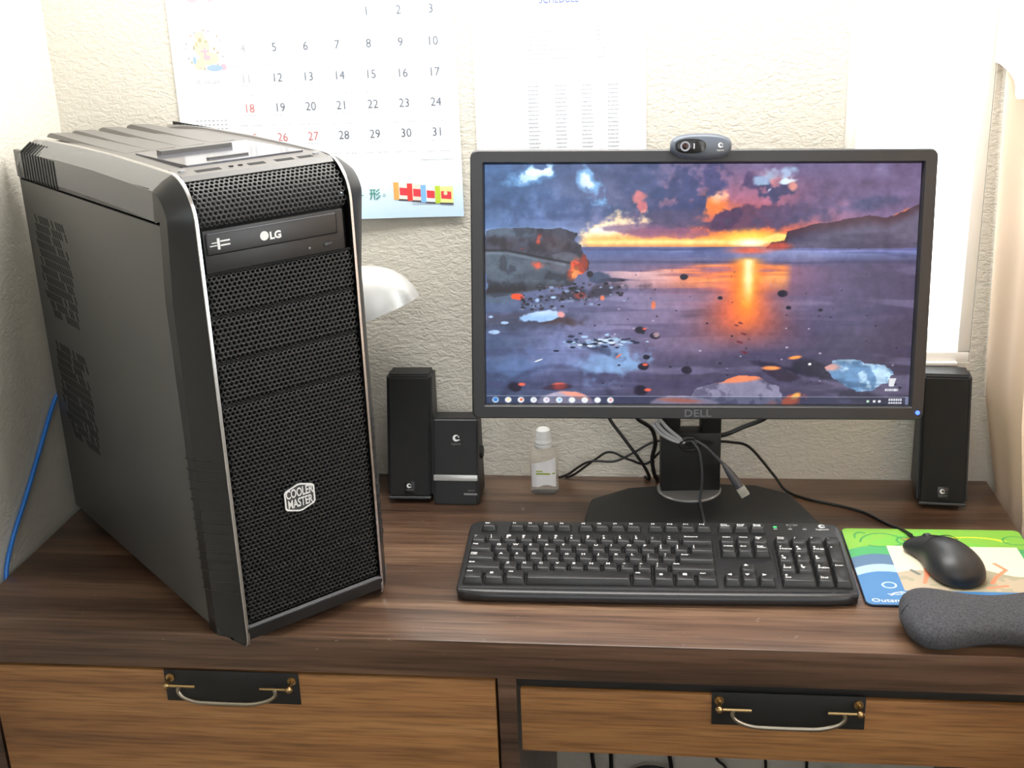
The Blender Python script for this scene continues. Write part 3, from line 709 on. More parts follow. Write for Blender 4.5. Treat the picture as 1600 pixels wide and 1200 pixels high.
# ------------------------------------------------------------------ monitor
def screen_image(W, H):
    Y, X = np.mgrid[0:H, 0:W]; u = X / (W - 1.0); v = Y / (H - 1.0)
    asp = 16 / 9.
    c = lambda *a: np.array(a, float)
    hexs = lambda h: np.array([int(h[i:i + 2], 16) / 255 for i in (0, 2, 4)])
    n1 = fbm(H, W, 1, 3, 6, 1.5); n2 = fbm(H, W, 2, 5, 5, 2.2); n3 = fbm(H, W, 3, 12, 5, .5); n4 = fbm(H, W, 4, 26, 3, 1.8); streak = fbm(H, W, 5, 40, 4, .12)
    blur = fbm(H, W, 9, 6, 4, 1.2)
    sm = lambda a, b_, x: (lambda t_: t_ * t_ * (3 - 2 * t_))(np.clip((x - a) / (b_ - a), 0, 1))
    img = np.zeros((H, W, 3))
    def mixin(m_, col):
        nonlocal img
        m_ = np.clip(m_, 0, 1)[..., None]; img = img * (1 - m_) + np.asarray(col) * m_
    def blob(u0, v0, ru, rv, rot=0, soft=.3, nz=.0, nf=None):
        a = R(rot); du = (u - u0) * asp; dv = v - v0
        x = (du * math.cos(a) + dv * math.sin(a)) / (ru * asp); y = (-du * math.sin(a) + dv * math.cos(a)) / rv
        wx = (n3 - .5) * 2.4 + (n4 - .5) * 1.6
        d = np.sqrt(x * x + y * y) + nz * (wx if nf is None else (nf - .5) * 2.4)
        return 1 - sm(1 - soft, 1 + soft * .3, d)
    def poly(P, soft=.004, nz=0):
        uu = u + 2 * nz * (n4 - .5); vv_ = v + 2 * nz * (n3 - .5)
        ins = np.zeros((H, W), bool); k = len(P)
        for i in range(k):
            (x0, y0), (x1, y1) = P[i], P[(i + 1) % k]
            if y0 == y1: continue
            cnd = ((y0 > vv_) != (y1 > vv_)) & (uu < (x1 - x0) * (vv_ - y0) / (y1 - y0) + x0); ins ^= cnd
        return ins.astype(float)
    HZ = .338; SU = .617
    # sky
    left, mid, right = hexs('4f6d96'), hexs('6f6c8e'), hexs('6d6080')
    tt = u[..., None]
    img = np.where(tt < .45, left + (mid - left) * (tt / .45), mid + (right - mid) * ((tt - .45) / .55))
    mixin(sm(.35, .75, n1) * .55 * (u < 2), hexs('43506f')); mixin(sm(.5, .8, n2) * .35, hexs('8d93b4') )
    mixin(sm(0, 1, v / HZ) * .35 * sm(.0, .3, .45 - u), hexs('7f92bd'))
    g = np.exp(-(((u - .60) / .20) ** 2 + ((v - .24) / .16) ** 2)); mixin(g * .85, hexs('c9707a'))
    g = np.exp(-(((u - .60) / .17) ** 2 + ((v - .30) / .07) ** 2)); mixin(g * 1.0, hexs('ee7440'))
    mixin(blob(.53, .165, .055, .075, 20, .8, .8), hexs('f58a52')); mixin(blob(.545, .13, .03, .03, -10, .7, .9), hexs('ffb79b'))
    mixin(blob(.66, .07, .05, .05, 0, .9, .8), hexs('c98a8e'))
    # dark clouds
    mixin(blob(.47, .10, .055, .11, 35, .4, .9), hexs('4f5478')); mixin(blob(.45, .19, .06, .035, -5, .4, .8), hexs('4b5077'))
    mixin(blob(.52, .06, .05, .06, 30, .4, .9), hexs('56557a')); mixin(blob(.615, .08, .045, .055, 0, .4, 1.0), hexs('5c5070'))
    mixin(blob(.66, .12, .035, .045, 10, .3, .8), hexs('4c4c6a')); mixin(blob(.69, .10, .03, .035, 0, .4, .9), hexs('54506e'))
    mixin(blob(.64, .215, .13, .05, -8, .4, .8), hexs('6f4d63')); mixin(blob(.555, .225, .035, .035, -20, .3, .7), hexs('5b4460'))
    mixin(blob(.74, .19, .13, .07, -8, .8, .6) * .8, hexs('5f5876')); mixin(blob(.9, .12, .16, .12, -10, .9, .6) * .6, hexs('6e6080'))
    mixin(blob(.86, .17, .14, .04, -14, .8, .6) * .7, hexs('4e5474'))
    mixin(blob(.40, .235, .12, .045, -4, .5, .7) * .9, hexs('5d5775')); mixin(blob(.36, .27, .10, .025, 0, .5, .6) * .8, hexs('6b5a78'))
    mixin(blob(.37, .08, .05, .09, 0, .7, .8) * .7, hexs('46557c')); mixin(blob(.16, .17, .13, .06, 6, .7, .7) * .7, hexs('44587f'))
    mixin(blob(.08, .10, .10, .10, 0, .8, .8) * .4, hexs('3f5c84')); mixin(blob(.18, .21, .16, .025, -3, .7, .6) * .6, hexs('3f4f74'))
    img = img * (.86 + .28 * n3[..., None]) * (.94 + .14 * n4[..., None])
    # bright gaps
    mixin(blob(.11, .045, .05, .03, -6, .9, 1.3) * .7, hexs('86b8e8')); mixin(blob(.118, .034, .034, .02, -8, .5, 1.2), hexs('cdeaff')); mixin(blob(.12, .03, .026, .012, -8, .4, 1.0), hexs('f2fcff'))
    mixin(blob(.235, .06, .016, .08, -30, .8, 1.6) * .85, hexs('8dbce8')); mixin(blob(.235, .07, .008, .035, -30, .7, 1.6) * .9, hexs('dff2ff'))
    mixin(blob(.665, .045, .06, .035, -12, .8, 1.3) * .85, hexs('a6bcd8')); mixin(blob(.69, .073, .03, .012, -8, .6, .9), hexs('e0f2ff'))
    mixin(blob(.655, .11, .012, .01, -50, .6, .9), hexs('e8e0f4')); mixin(blob(.36, .13, .012, .02, 0, .7, 1) * .8, hexs('e08884')); mixin(blob(.365, .17, .008, .02, 0, .7, 1) * .8, hexs('dd8080'))
    mixin(blob(.71, .09, .012, .02, 0, .6, .8) * .8, hexs('f2a898'))
    mixin(sm(.025, 0, np.abs(v - (.275 - (u - .05) * .02)) ) * sm(.28, .16, u) * .5, hexs('a9bfe6'))
    # bright strip above the horizon
    mixin(blob(.27, .285, .075, .05, -14, .5, .9), hexs('ffe2c0')); mixin(blob(.255, .29, .05, .03, -14, .5, .8), hexs('fffdf0'))
    mixin(sm(.055, .0, np.abs(v - .315)) * sm(.21, .25, u) * sm(.72, .66, u) * .95, hexs('ffb25e'))
    mixin(sm(.018, .0, np.abs(v - .318)) * sm(.21, .25, u) * sm(.70, .66, u) * .8, hexs('ffe9a0'))
    mixin(blob(.36, .265, .08, .018, 2, .5, .8) * .8, hexs('7c6280')); mixin(blob(.43, .28, .10, .018, 0, .5, .6) * .7, hexs('96607a'))
    mixin(blob(SU, .30, .075, .04, 0, .9), hexs('ffd060')); mixin(blob(SU, .322, .05, .024, 0, .9), hexs('fffbe0')); mixin(blob(.68, .30, .035, .016, -6, .6, .5), hexs('ffe48a'))
    # sea and sand
    sand_l, sand_m, sand_r = hexs('5c6b8c'), hexs('67607c'), hexs('514c66')
    s_ = np.where(tt < .4, sand_l + (sand_m - sand_l) * (tt / .4), sand_m + (sand_r - sand_m) * ((tt - .4) / .6))
    s_ = s_ * (1.08 - .28 * sm(.4, 1, v))[..., None] * (.86 + .28 * n1)[..., None]
    land = (v > HZ); img = np.where(land[..., None], s_, img)
    mixin(land * sm(.425, .34, v) * .8, hexs('5f6f9e')); mixin(land * sm(.40, .34, v) * sm(.45, .62, streak) * .6, hexs('aab4dc'))
    mixin(land * sm(.37, .345, v) * sm(.70, .8, u) * .7, hexs('8f90c8')); mixin(land * sm(.012, 0, np.abs(v - .40)) * .5, hexs('474560'))
    mixin(land * (v < .352) * .5, hexs('4a4a70'))
    mixin(land * blob(.20, .84, .22, .20, -8, .9, .8, n3) * .55, hexs('8690b8')); mixin(land * blob(.36, .64, .20, .10, -6, .9, .8, n3) * .5, hexs('9a90b0'))
    mixin(land * blob(.47, .70, .16, .14, 0, .9, .6, n3) * .5, hexs('8a7690')); mixin(land * blob(.78, .62, .20, .10, 4, .9, .6, n3) * .3, hexs('6a6484'))
    mixin(land * sm(.5, .68, streak) * sm(.45, .6, v) * .35, hexs('454260')); mixin(land * sm(.56, .7, fbm(H, W, 31, 14, 4, .25)) * .3, hexs('a8a4c4'))
    # glow on the wet sand
    g = land * np.exp(-(((u - .56) / .16) ** 2)) * sm(.40, .43, v) * sm(.66, .44, v)
    mixin(g * (.55 + .45 * sm(.35, .6, streak)), hexs('c87a80'))
    g = land * sm(.40, .425, v) * sm(.55, .43, v) * sm(.30, .50, u) * sm(.72, .69, u); mixin(g * sm(.38, .6, streak) * .95, hexs('f28a50'))
    mixin(g * sm(.5, .7, streak) * sm(.4, .55, u) * .7, hexs('ffc27a'))
    mixin(land * sm(.42, .44, v) * sm(.54, .44, v) * sm(.24, .33, u) * sm(.50, .40, u) * sm(.42, .6, streak) * .85, hexs('e6c0c4'))
    wdt = .022 + .055 * np.clip((v - .45) / .35, 0, 1)
    mixin(land * np.exp(-((u - .605) / (wdt * 1.6)) ** 2) * sm(.38, .42, v) * sm(.80, .60, v) * .95, hexs('f0724a'))
    mixin(land * np.exp(-((u - .612) / (.028)) ** 2) * sm(.37, .40, v) * sm(.72, .50, v) * (.7 + .3 * streak), hexs('ffac3c'))
    mixin(land * np.exp(-((u - .614) / .012) ** 2) * sm(.38, .40, v) * sm(.60, .46, v), hexs('fff0b8'))
    mixin(blob(.617, .352, .06, .02, 0, .9) * .8, hexs('e86a4a'))
    for uu, vv2 in ((.60, .655), (.607, .70), (.598, .735), (.612, .78), (.59, .665)): mixin(blob(uu, vv2, .008, .005, 15, .5, .6), hexs('6e3a44'))
    # cliff at the right
    P = [(.655, .34), (.662, .318), (.70, .31), (.705, .272), (.77, .246), (.82, .238), (.886, .214), (.93, .224), (.97, .196), (1.0, .163), (1.02, .163), (1.02, .345), (.655, .345)]
    mixin(blob(.955, .208, .035, .014, -28, .5, .5), hexs('f08050')); mixin(blob(.835, .236, .02, .008, -8, .6, .5), hexs('f09060'))
    cl = poly(P, nz=.012); mixin(cl, hexs('4b465c'))
    mixin(cl * sm(.35, .7, n3) * .8, hexs('6f6a80')); mixin(cl * sm(.05, .0, v - np.interp(u, [p[0] for p in P[:10]], [p[1] for p in P[:10]])) * .7, hexs('4a3038'))
    mixin(blob(.68, .335, .04, .02, 0, .7) * .7, hexs('d8604a'))
    # left rocks
    top = [(0, .275), (.03, .262), (.097, .256), (.15, .27), (.18, .262), (.213, .285), (.216, .315), (.237, .388), (.24, .43), (.215, .47), (.20, .50), (0, .55)]
    rk = poly(top, nz=.012); mixin(rk, hexs('3c3a48')); mixin(rk * sm(.31, .28, v) * sm(.13, .1, u) * .8, hexs('5e6f80'))
    mixin(rk * blob(.06, .33, .07, .035, 5, .5, .7) * .8, hexs('3a3238')); mixin(rk * blob(.165, .325, .05, .06, 0, .5, .5) * .8, hexs('4b3a42'))
    r2 = poly([(0, .35), (.05, .355), (.10, .375), (.15, .40), (.19, .42), (.205, .45), (.20, .49), (.12, .515), (.0, .54)], nz=.012)
    mixin(r2, hexs('55606e')); mixin(r2 * sm(.50, .62, n3) * .5, hexs('333844')); mixin(r2 * sm(.47, .52, v) * .9, hexs('1f1c22'))
    r3 = blob(.185, .405, .05, .055, 10, .15, .4); mixin(r3, hexs('5a5a66'))
    mixin(rk * blob(.212, .43, .022, .055, -18, .5, .8), hexs('f0603a')); mixin(rk * blob(.212, .45, .012, .03, -18, .5, .8), hexs('ff9450'))
    mixin(rk * blob(.122, .42, .016, .04, -14, .6, .9), hexs('ea5c3c')); mixin(rk * blob(.125, .31, .01, .03, 20, .6, .9), hexs('e05a40')); mixin(rk * blob(.085, .345, .02, .01, 0, .6, .9), hexs('c04a40'))
    mixin(rk * blob(.233, .40, .008, .04, -10, .6, .5) * .9, hexs('d8502e'))
    mixin(blob(.265, .465, .022, .022, 0, .3, .5), hexs('48526a')); mixin(blob(.245, .45, .008, .014, 0, .4, .4), hexs('221c26')); mixin(blob(.30, .475, .03, .008, 0, .5, .4), hexs('3d3c52'))
    mixin(blob(.03, .555, .06, .025, -3, .5, .5) * .8, hexs('566475')); mixin(blob(.078, .545, .016, .016, 0, .4, .8), hexs('ff5a30'))
    mixin(blob(.21, .54, .12, .03, -8, .6, .8) * .8, hexs('2e2a36')); mixin(blob(.17, .57, .12, .012, -8, .7, .8) * sm(.5, .65, n4), hexs('9aa6c4')); mixin(blob(.225, .54, .02, .015, 0, .5, .6) * .8, hexs('a04840'))
    mixin(blob(.10, .64, .15, .045, 0, .7, .6) * .55, hexs('34323e')); mixin(blob(.17, .645, .06, .025, 6, .6, .5) * .7, hexs('4a3634'))
    mixin(rk * sm(.52, .62, n4) * .25, hexs('6c7480')); mixin(rk * sm(.48, .36, n4) * .4, hexs('1e1c24')); mixin(rk * sm(.008, 0, np.abs(v - .352 - .35 * np.maximum(u - .05, 0))) * (u < .2) * .8, hexs('17151b')); mixin(rk * sm(.01, 0, np.abs(v - .364 - .35 * np.maximum(u - .05, 0))) * (u < .19) * .6, hexs('7d8a96'))
    for k in range(90):
        a_ = random.Random(k * 7 + 1); uu = a_.uniform(.08, .33); vv2 = .49 + .10 * a_.random() + (.2 - uu) * .12; r_ = .002 + .0045 * a_.random()
        mixin(blob(uu, vv2, r_, r_ * 1.1, 0, .3), hexs(a_.choice(['24222c', '2c2a36', '8a96b4', '3a3440', '564c58', '1c1a22'])))
    # pale stones left
    st = blob(.135, .625, .048, .026, -5, .2, .5); mixin(st, hexs('9fc0ea')); mixin(st * sm(.632, .61, v) * .6, hexs('cfe2fa')); mixin(blob(.178, .62, .01, .014, 20, .4), hexs('d89a9a'))
    for uu, vv2, a, b_ in ((.045, .655, .010, .006), (.02, .695, .014, .009), (.012, .63, .006, .005), (.16, .548, .008, .006), (.122, .56, .006, .01)): mixin(blob(uu, vv2, a, b_, 0, .3, .3), hexs('a8c2e4'))
    # swirling wet patch
    mixin(blob(.28, .83, .09, .07, -12, .8, 1.0) * .8, hexs('8db0d8')); mixin(blob(.27, .74, .08, .03, -4, .7, 1.2) * sm(.45, .6, n4), hexs('c0d4ea'))
    mixin(blob(.25, .755, .05, .022, 20, .6, 1) * .8, hexs('343a50')); mixin(blob(.17, .80, .12, .10, -10, .9, .8) * .45, hexs('7f8ab6')); mixin(blob(.07, .86, .07, .10, 0, .9, .8) * .4, hexs('4f6c94'))
    ringd = np.abs(np.sqrt(((u - .17) / .13) ** 2 + ((v - 1.0) / .16) ** 2) - 1); mixin(sm(.12, 0, ringd) * (v < .97) * .35, hexs('35344a'))
    for uu, vv2, a, b_, rt in ((.315, .795, .010, .004, -35), (.275, .55, .006, .012, 0), (.395, .58, .006, .02, 0)): mixin(blob(uu, vv2, a, b_, rt, .5), hexs('e08060'))
    mixin(blob(.125, .815, .012, .003, -20, .4), hexs('e8f0fa'))
    # scattered pebbles
    rg = random.Random(11)
    for k in range(70):
        uu = rg.uniform(.25, .98); vv2 = rg.uniform(.43, .93); r_ = .0018 + .0035 * (vv2 - .4) * rg.random() * 2
        mixin(blob(uu, vv2, r_, r_ * 1.2, 0, .4), hexs('332e3e' if rg.random() < .75 else 'a8a0b8'))
    for uu, vv2, r_ in ((.465, .462, .009), (.695, .53, .012), (.55, .55, .006), (.785, .60, .006), (.71, .59, .006), (.365, .685, .013), (.40, .71, .012), (.38, .80, .008), (.375, .84, .013), (.475, .855, .016), (.37, .945, .02), (.07, .93, .022)):
        mixin(blob(uu, vv2, r_, r_ * 1.25, 0, .3, .3), hexs('2e2a3a'))
    for uu, vv2, r_ in ((.375, .68, .006), (.378, .832, .008), (.385, .94, .01), (.085, .918, .01), (.17, .935, .008), (.175, .925, .022)): mixin(blob(uu, vv2, r_, r_ * .8, 0, .6), hexs('f0705a'))
    mixin(blob(.403, .705, .009, .012, 0, .4), hexs('a08a94')); mixin(blob(.17, .93, .04, .014, -4, .3) * .6, hexs('3a2838'))
    for k in range(60):
        a_ = random.Random(k * 5 + 2); uu = .19 + a_.gauss(.09, .05); vv2 = .735 + a_.gauss(0, .018) - (uu - .25) * .1; r_ = .002 + .004 * a_.random()
        mixin(blob(uu, vv2, r_ * 1.6, r_, 0, .3), hexs(a_.choice(['2a3044', 'aac4e0', '8ea6c8', '343a50', 'd0dcec'])))
    # bottom right: dark pools, big stones
    mixin(blob(.74, .86, .14, .02, 12, .6, .5) * .9, hexs('2d2b3e')); mixin(blob(.76, .84, .06, .04, 10, .4, .4) * .9, hexs('30303f')); mixin(blob(.73, .80, .018, .008, -8, .5), hexs('ff9a58'))
    mixin(blob(.70, .875, .05, .03, 12, .3, .3) * .9, hexs('3a3344')); mixin(blob(.675, .845, .025, .01, 0, .5), hexs('ff9a60'))
    mixin(blob(.90, .97, .10, .035, 8, .6, .5) * .8, hexs('2a2a3c')); mixin(blob(.765, .828, .004, .006, 0, .3), hexs('ffffff'))
    st = poly([(.79, .845), (.83, .815), (.87, .81), (.90, .83), (.94, .835), (.965, .87), (.955, .91), (.91, .945), (.87, .95), (.83, .91)], nz=.02)
    mixin(st, hexs('6f93b8')); mixin(st * sm(.45, .62, n4), hexs('b8d4ea')); mixin(st * blob(.81, .84, .03, .02, 0, .6) * .8, hexs('e0a090')); mixin(st * sm(.55, .7, n3) * .6, hexs('3c5470'))
    st = poly([(.485, .99), (.50, .93), (.56, .905), (.60, .88), (.65, .885), (.69, .93), (.71, 1.0), (.485, 1.0)], nz=.012)
    mixin(st, hexs('8a879e')); mixin(st * sm(.5, .65, n4) * .7, hexs('5c5870')); mixin(st * blob(.60, .89, .07, .02, -5, .5) * .9, hexs('f08c64'))
    st2 = blob(.73, .975, .035, .03, -20, .6, 1.0); mixin(st2, hexs('f06a40')); mixin(blob(.735, .965, .015, .015, -30, .6), hexs('ffb060'))
    st = blob(.19, 1.0, .07, .055, 0, .12, .1); mixin(st, hexs('b0a8bc')); mixin(st * blob(.215, .96, .05, .02, 14, .6), hexs('e89c8a'))
    st = blob(.475, 1.01, .085, .045, 3, .12, .1); mixin(st, hexs('b2a4b8')); mixin(st * blob(.46, .985, .06, .012, 3, .6), hexs('f08a70'))
    img = img * (.90 + .2 * fbm(H, W, 33, 40, 3, 1.78)[..., None]); lm = img.mean(2, keepdims=True); img = lm + (img - lm) * 1.08; img = np.clip(.47 + (img - .47) * 1.16 + .01, 0, 1)
    # taskbar
    tb = (v > .968).astype(float); mixin(tb * .45, hexs('2a3550')); mixin(((v > .966) & (v < .970)).astype(float) * .55, hexs('c8d4ec'))
    mixin(((v > .966)).astype(float) * (u > .993) * .6, hexs('9aa8c8'))
    cols = ['3a86d8', 'ffe9a8', 'f06a3a', 'd8dce4', 'e0c0e4', '8ac8ff', 'fffbe8', 'f4f4f4', 'ffffff', 'f0a0a0']
    for k, h in enumerate(cols):
        cu = .022 + k * .0305; mixin(blob(cu, .985, .0085, .0135, 0, .25), hexs('f4f8ff')); mixin(blob(cu + (.001 if k else 0), .984, .0045 if k else .007, .007 if k else .011, 0, .5), hexs(h))
    for k, cu in enumerate((.905, .92, .932)): mixin(blob(cu, .986, .004, .006, 0, .3), hexs(['c8ecd0', 'eef0f4', 'eef0f4'][k]))
    for vv2 in (.979, .992):
        mm = (np.abs(v - vv2) < .0038) & (u > .953) & (u < .984) & (np.modf(u * 190)[0] > .25); mixin(mm.astype(float) * .9, hexs('eef2fa'))
    # waste basket icon
    mixin((((np.abs(u - .959 + (v - .905) * .05) < .0075 - (v - .90) * .1) & (np.abs(v - .905) < .018))).astype(float) * .92, hexs('f2f6fa'))
    mm = (np.abs(v - .937) < .005) & (np.abs(u - .958) < .016) & (np.modf(u * 210)[0] > .25); mixin(mm.astype(float) * .9, hexs('f0f4fa'))
    return img
mon = tag(empty('monitor', (842.7, -78, TOP), (0, 0, R(4.7))), 'black widescreen monitor showing a sunset beach picture', 'monitor')
# display head: own frame in world coordinates, then parented
ex = Vector((0.99654825, 0.0782071, -0.0278431)); ey = Vector((0.01500194, 0.1602168, 0.98696784)); ez = Vector((0.08164883, -0.98397877, 0.15849051))
HM = Matrix(((ex.x, ey.x, ez.x, 842.7 * S), (ex.y, ey.y, ez.y, -142.8 * S), (ex.z, ey.z, ez.z, Z(312) * S), (0, 0, 0, 1)))
BEZ = mat('bezel_black', '28282a', .40, bump=(1200, .15, .0004))
def headobj(name, me_or_bm, mt, parent=None, loc=(0, 0, 0), rot=(0, 0, 0), smooth=35):
    """x right, y up, z towards the viewer, relative to the screen centre"""
    o = obj(name, me_or_bm, mt, None, smooth=smooth) if isinstance(me_or_bm, bmesh.types.BMesh) else link(name, me_or_bm, mt)
    M4 = HM @ Matrix.LocRotScale(Vector(loc) * S, Matrix.Rotation(0, 3, 'X') if rot == (0, 0, 0) else __import__('mathutils').Euler(rot).to_matrix(), None)
    par = parent or mon
    bpy.context.view_layer.update()
    o.parent = par; o.matrix_parent_inverse = par.matrix_world.inverted(); o.matrix_world = M4
    return o
OW, OH, CY = 543, 321, -.5
prof = [(-30, -30, 6, -34, 0), (0, 0, 9, -20, 0), (0, 0, 9, 4, 0), (-1, -1, 8.5, 6, 0), (-3.5, -3.5, 7.5, 7, 0)]
loops = [rr(OW + a, OH + a, r, z, 0, CY, 4) for a, _, r, z, _ in prof]
loops += [rr(515, 292, 2, 7, 0, 0, 4), rr(513.5, 290.5, 1, 6.2, 0, 0, 4), rr(510.5, 287.5, .6, 1.2, 0, 0, 4), rr(510, 287, .6, -6, 0, 0, 4)]
head = headobj('bezel', loft(loops, caps=(False, False)), BEZ, smooth=30)
headobj('back_shell', loft([rr(OW - 12, OH - 12, 8, -20, 0, 0, 4), rr(OW - 40, OH - 40, 14, -36, 0, 0, 4), rr(360, 220, 30, -48, 0, 0, 4), rr(300, 180, 30, -54, 0, 0, 4)]), BLACK_MATTE)
SCR = attr_mat('lit_screen', emit=1.0, rough=.2)
W_, H_ = 720, 405
me = grid_print(509.2, 286.4, W_, H_, screen_image(W_, H_), lambda x, y: (x, y, 0)); me.materials.append(SCR)
scr = headobj('screen', me, None); lab(scr, 'lit screen with a sunset beach desktop picture and taskbar')
DIMP = mat('embossed_grey', '585a5f', .35)
tm = text_mesh('DELL', 12.5, bold=.25, sx=1.15, sp=1.05)
o = headobj('lettering', tm, DIMP, loc=(1.5, -153.6, 7.8))
LED = mat('blue_led', '1030ff', .4, Emission_Color=(.06, .14, 1, 1), Emission_Strength=3.5)
headobj('power_light', loft([circ(2.6, 7, 16), circ(2.6, 8.4, 16), circ(1.4, 9, 16)]), LED, loc=(264, -151.5, 0))
# stand
stand = [(-137, -30), (-88, 2), (-30, 9), (40, 9), (88, 2), (127, -26), (141, -80), (152, -128), (118, -141), (-122, -141), (-148, -128), (-146, -80)]
M_yaw = mon.rotation_euler.z
bm = bmesh.new(); k = 1.0
for z, kk in ((0, 1), (9, 1), (12, .985)): pass
bm = loft([[(x * kk, (y + 60) * kk - 38, z) for x, y in stand] for z, kk in ((0, 1), (7, 1), (11, .975), (12, .955))])
obj('stand_base', bm, mat('base_black', '222223', .5, bump=(1500, .3, .0005)), mon, smooth=20)
lab(obj('swivel_ring', lathe([(42, 11.5), (42.5, 13.5), (41, 15), (30, 15.2)], 40), mat('grey_silver', 'a5a5a6', .3, metal=.6), mon, (-5, 12, 0)), 'silver swivel disc under the column')
obj('stand_column', bx(-43, 35, 2, 30, 14, 97, 2.5), BLACK_MATTE, mon)
obj('stand_column', bx(-43, -18, 2, 30, 95, 262, 2.5), BLACK_MATTE, mon)
obj('stand_column', bx(9, 35, 2, 30, 95, 262, 2.5), BLACK_MATTE, mon)
obj('stand_head', bx(-50, 42, -24, 30, 255, 350, 4), BLACK_MATTE, mon)

# ------------------------------------------------------------------ webcam on the monitor
WCG = mat('webcam_grey', '4e5560', .38); WCD = mat('webcam_dark', '1a1a1c', .2)
bpy.context.view_layer.update()
wc = tag(bpy.data.objects.new('webcam', None), 'dark grey rounded webcam clipped on top of the monitor', 'webcam'); C.objects.link(wc)
wc.matrix_world = HM @ Matrix.Translation(Vector((-3.2, 163.2, 9)) * S)
se = lambda a, b_, z, n=40, p=2.7: [(a * math.copysign(abs(math.cos(t_)) ** (2 / p), math.cos(t_)), b_ * math.copysign(abs(math.sin(t_)) ** (2 / p), math.sin(t_)), z) for t_ in [2 * math.pi * i / n for i in range(n)]]
obj('body', loft([se(30, 10, -6), se(34.5, 13.8, -3), se(35.6, 14.8, 2), se(35.2, 14.4, 7), se(33.5, 12.8, 10.5), se(30.5, 10.3, 12.2)]), WCG, wc)
pn = obj('lens_panel', loft([[(x - 12.5, y, z) for x, y, z in se(a, b_, zz, 36, 2.6)] for a, b_, zz in ((17.5, 8.4, 11.4), (17.5, 8.4, 12.9), (16.6, 7.5, 13.4))]), WCD, wc)
obj('lens_ring', loft([circ(5.6, 13.2, 28, -19, -.3), circ(5.6, 14.4, 28, -19, -.3), circ(4.3, 14.4, 28, -19, -.3), circ(3.8, 13.6, 28, -19, -.3)]), mat('ring_silver', '9a9aa0', .25, metal=.8), pn)
obj('lens', loft([circ(4.0, 13.3, 24, -19, -.3), circ(2.6, 14.3, 24, -19, -.3), circ(.4, 14.7, 24, -19, -.3)]), mat('lens_glass', '2a1012', .06), pn)
obj('status_mark', bx(-9.3, -8.2, -3, 3, 13.3, 13.7), LOGO_W, pn)
emblem(wc, (21.5, 1, 12.7), 2.9, LOGO_W, (0, 0, 0)); text('lettering', 'logitech', 2.6, LOGO_W, wc, (21.5, -4.6, 12.7))
obj('clip', bx(-13, 13, -2.4, 1.2, -46, -4, 1), WCG, wc)
obj('clip_leg', bx(-13, 13, -22, 1, -50, -46, 1), WCG, wc)

# ------------------------------------------------------------------ keyboard
KS = math.atan2(15, 156)
kb = tag(empty('keyboard', (789.8, -275.8, TOP + 21), (KS, 0, .02134)), 'full-size black keyboard with white legends in front of the monitor', 'keyboard')
KB = mat('keyboard_black', '202022', .33, bump=(1500, .15, .0004)); KEY = mat('key_black', '1f1f20', .42, bump=(1500, .15, .0003)); WELL = mat('key_well', '0a0a0b', .6)
lv = [(440, 146, 12, -14.3), (448, 154, 14, -12.5), (450, 156, 15, -8), (450, 156, 15, -4), (447, 153, 14, -1), (440, 146, 12, 0)]
obj('body', rstack(lv, 6), KB, kb)
# rounded front rail
def rail():
    L = []
    for i in range(41):
        x = -222 + 444 * i / 40; e_ = min(1, min(i, 40 - i) / 3.0) ** .5; bow = 1.8 * math.cos(math.pi * x / 444)
        pr = [(-67, -1), (-70, .9), (-73.5, 1.2), (-76.8, .2), (-79.3, -2), (-80.8, -5), (-80.8, -8.5), (-79, -11.5), (-75, -13), (-69, -13)]
        L.append([(x, -69 + (y + 69) * (.45 + .55 * e_) - bow, z if z < 0 else z * e_) for y, z in pr])
    return loft(L)
obj('front_rail', rail(), KB, kb, smooth=50)
for x in (-180, 180): obj('flip_foot', bx(x - 14, x + 14, 52, 66, -27.0, -14, 2), KB, kb, rot=(-KS * 0, 0, 0))
u_ = 19.3
_km = {}
def key(x, y, w_, d_, leg='', h=8.2, kx=None, size=4.4):
    """x,y centre on the deck; w_,d_ base size in mm"""
    k = (round(w_, 1), round(d_, 1), h)
    if k not in _km:
        _km[k] = mesh_of(loft([rr(w_ - .9, d_ - .7, 1.2, .2, n=2), rr(w_ - 1.4, d_ - 1.2, 1.2, 2, n=2), rr(w_ - 5.2, d_ - 5.0, 2, h - .5, 0, 1.1, n=2), rr(w_ - 6.2, d_ - 6, 1.8, h - .1, 0, 1.1, n=2)]), 'key', 40)
    o = link('key', _km[k], KEY, kb, (x, y, 0))
    if leg:
        kw = dict(bold=.09, align='LEFT', sx=1.28)
        if leg in 'ABCDEFGHIJKLMNOPQRSTUVWXYZ' and len(leg) == 1: size = 4.9
        me = text_mesh(leg, size, **kw)
        if leg == '#logo':
            pass
        t = link('legend', me, LEGEND_W, o, (-w_ / 2 + 4.4, 1.1 + (d_ - 6) / 2 - (2.9 if '\n' not in leg else 5.0) * (size / 4.9) - .3, h + .12))
    return o
x0 = -218.5
def row(y, items, start=x0, d_=19.0, h=8.2, unit=u_):
    x = start
    for it in items:
        leg, wk = it if isinstance(it, tuple) else (it, 1)
        w_ = wk * unit
        if leg is not None: key(x + w_ / 2, y, w_, d_, leg, h, size=4.4 if len(leg.split('\n')[0]) < 2 else (3.0 if len(leg) > 3 else 3.4))
        x += w_
RY = [24.3, 4.9, -14.6, -34.1, -53.6]
row(RY[0], ['~\n`', '!\n1', '@\n2', '#\n3', '$\n4', '%\n5', '^\n6', '&\n7', '*\n8', '(\n9', ')\n0', '_\n-', '+\n=', ('Backspace', 2)])
row(RY[1], [('Tab', 1.5), *'QWERTYUIOP', '{\n[', '}\n]', ('|\n\\', 1.5)])
row(RY[2], [('Caps\nLock', 1.75), *'ASDFGHJKL', ':\n;', '"\n\'', ('Enter', 2.25)])
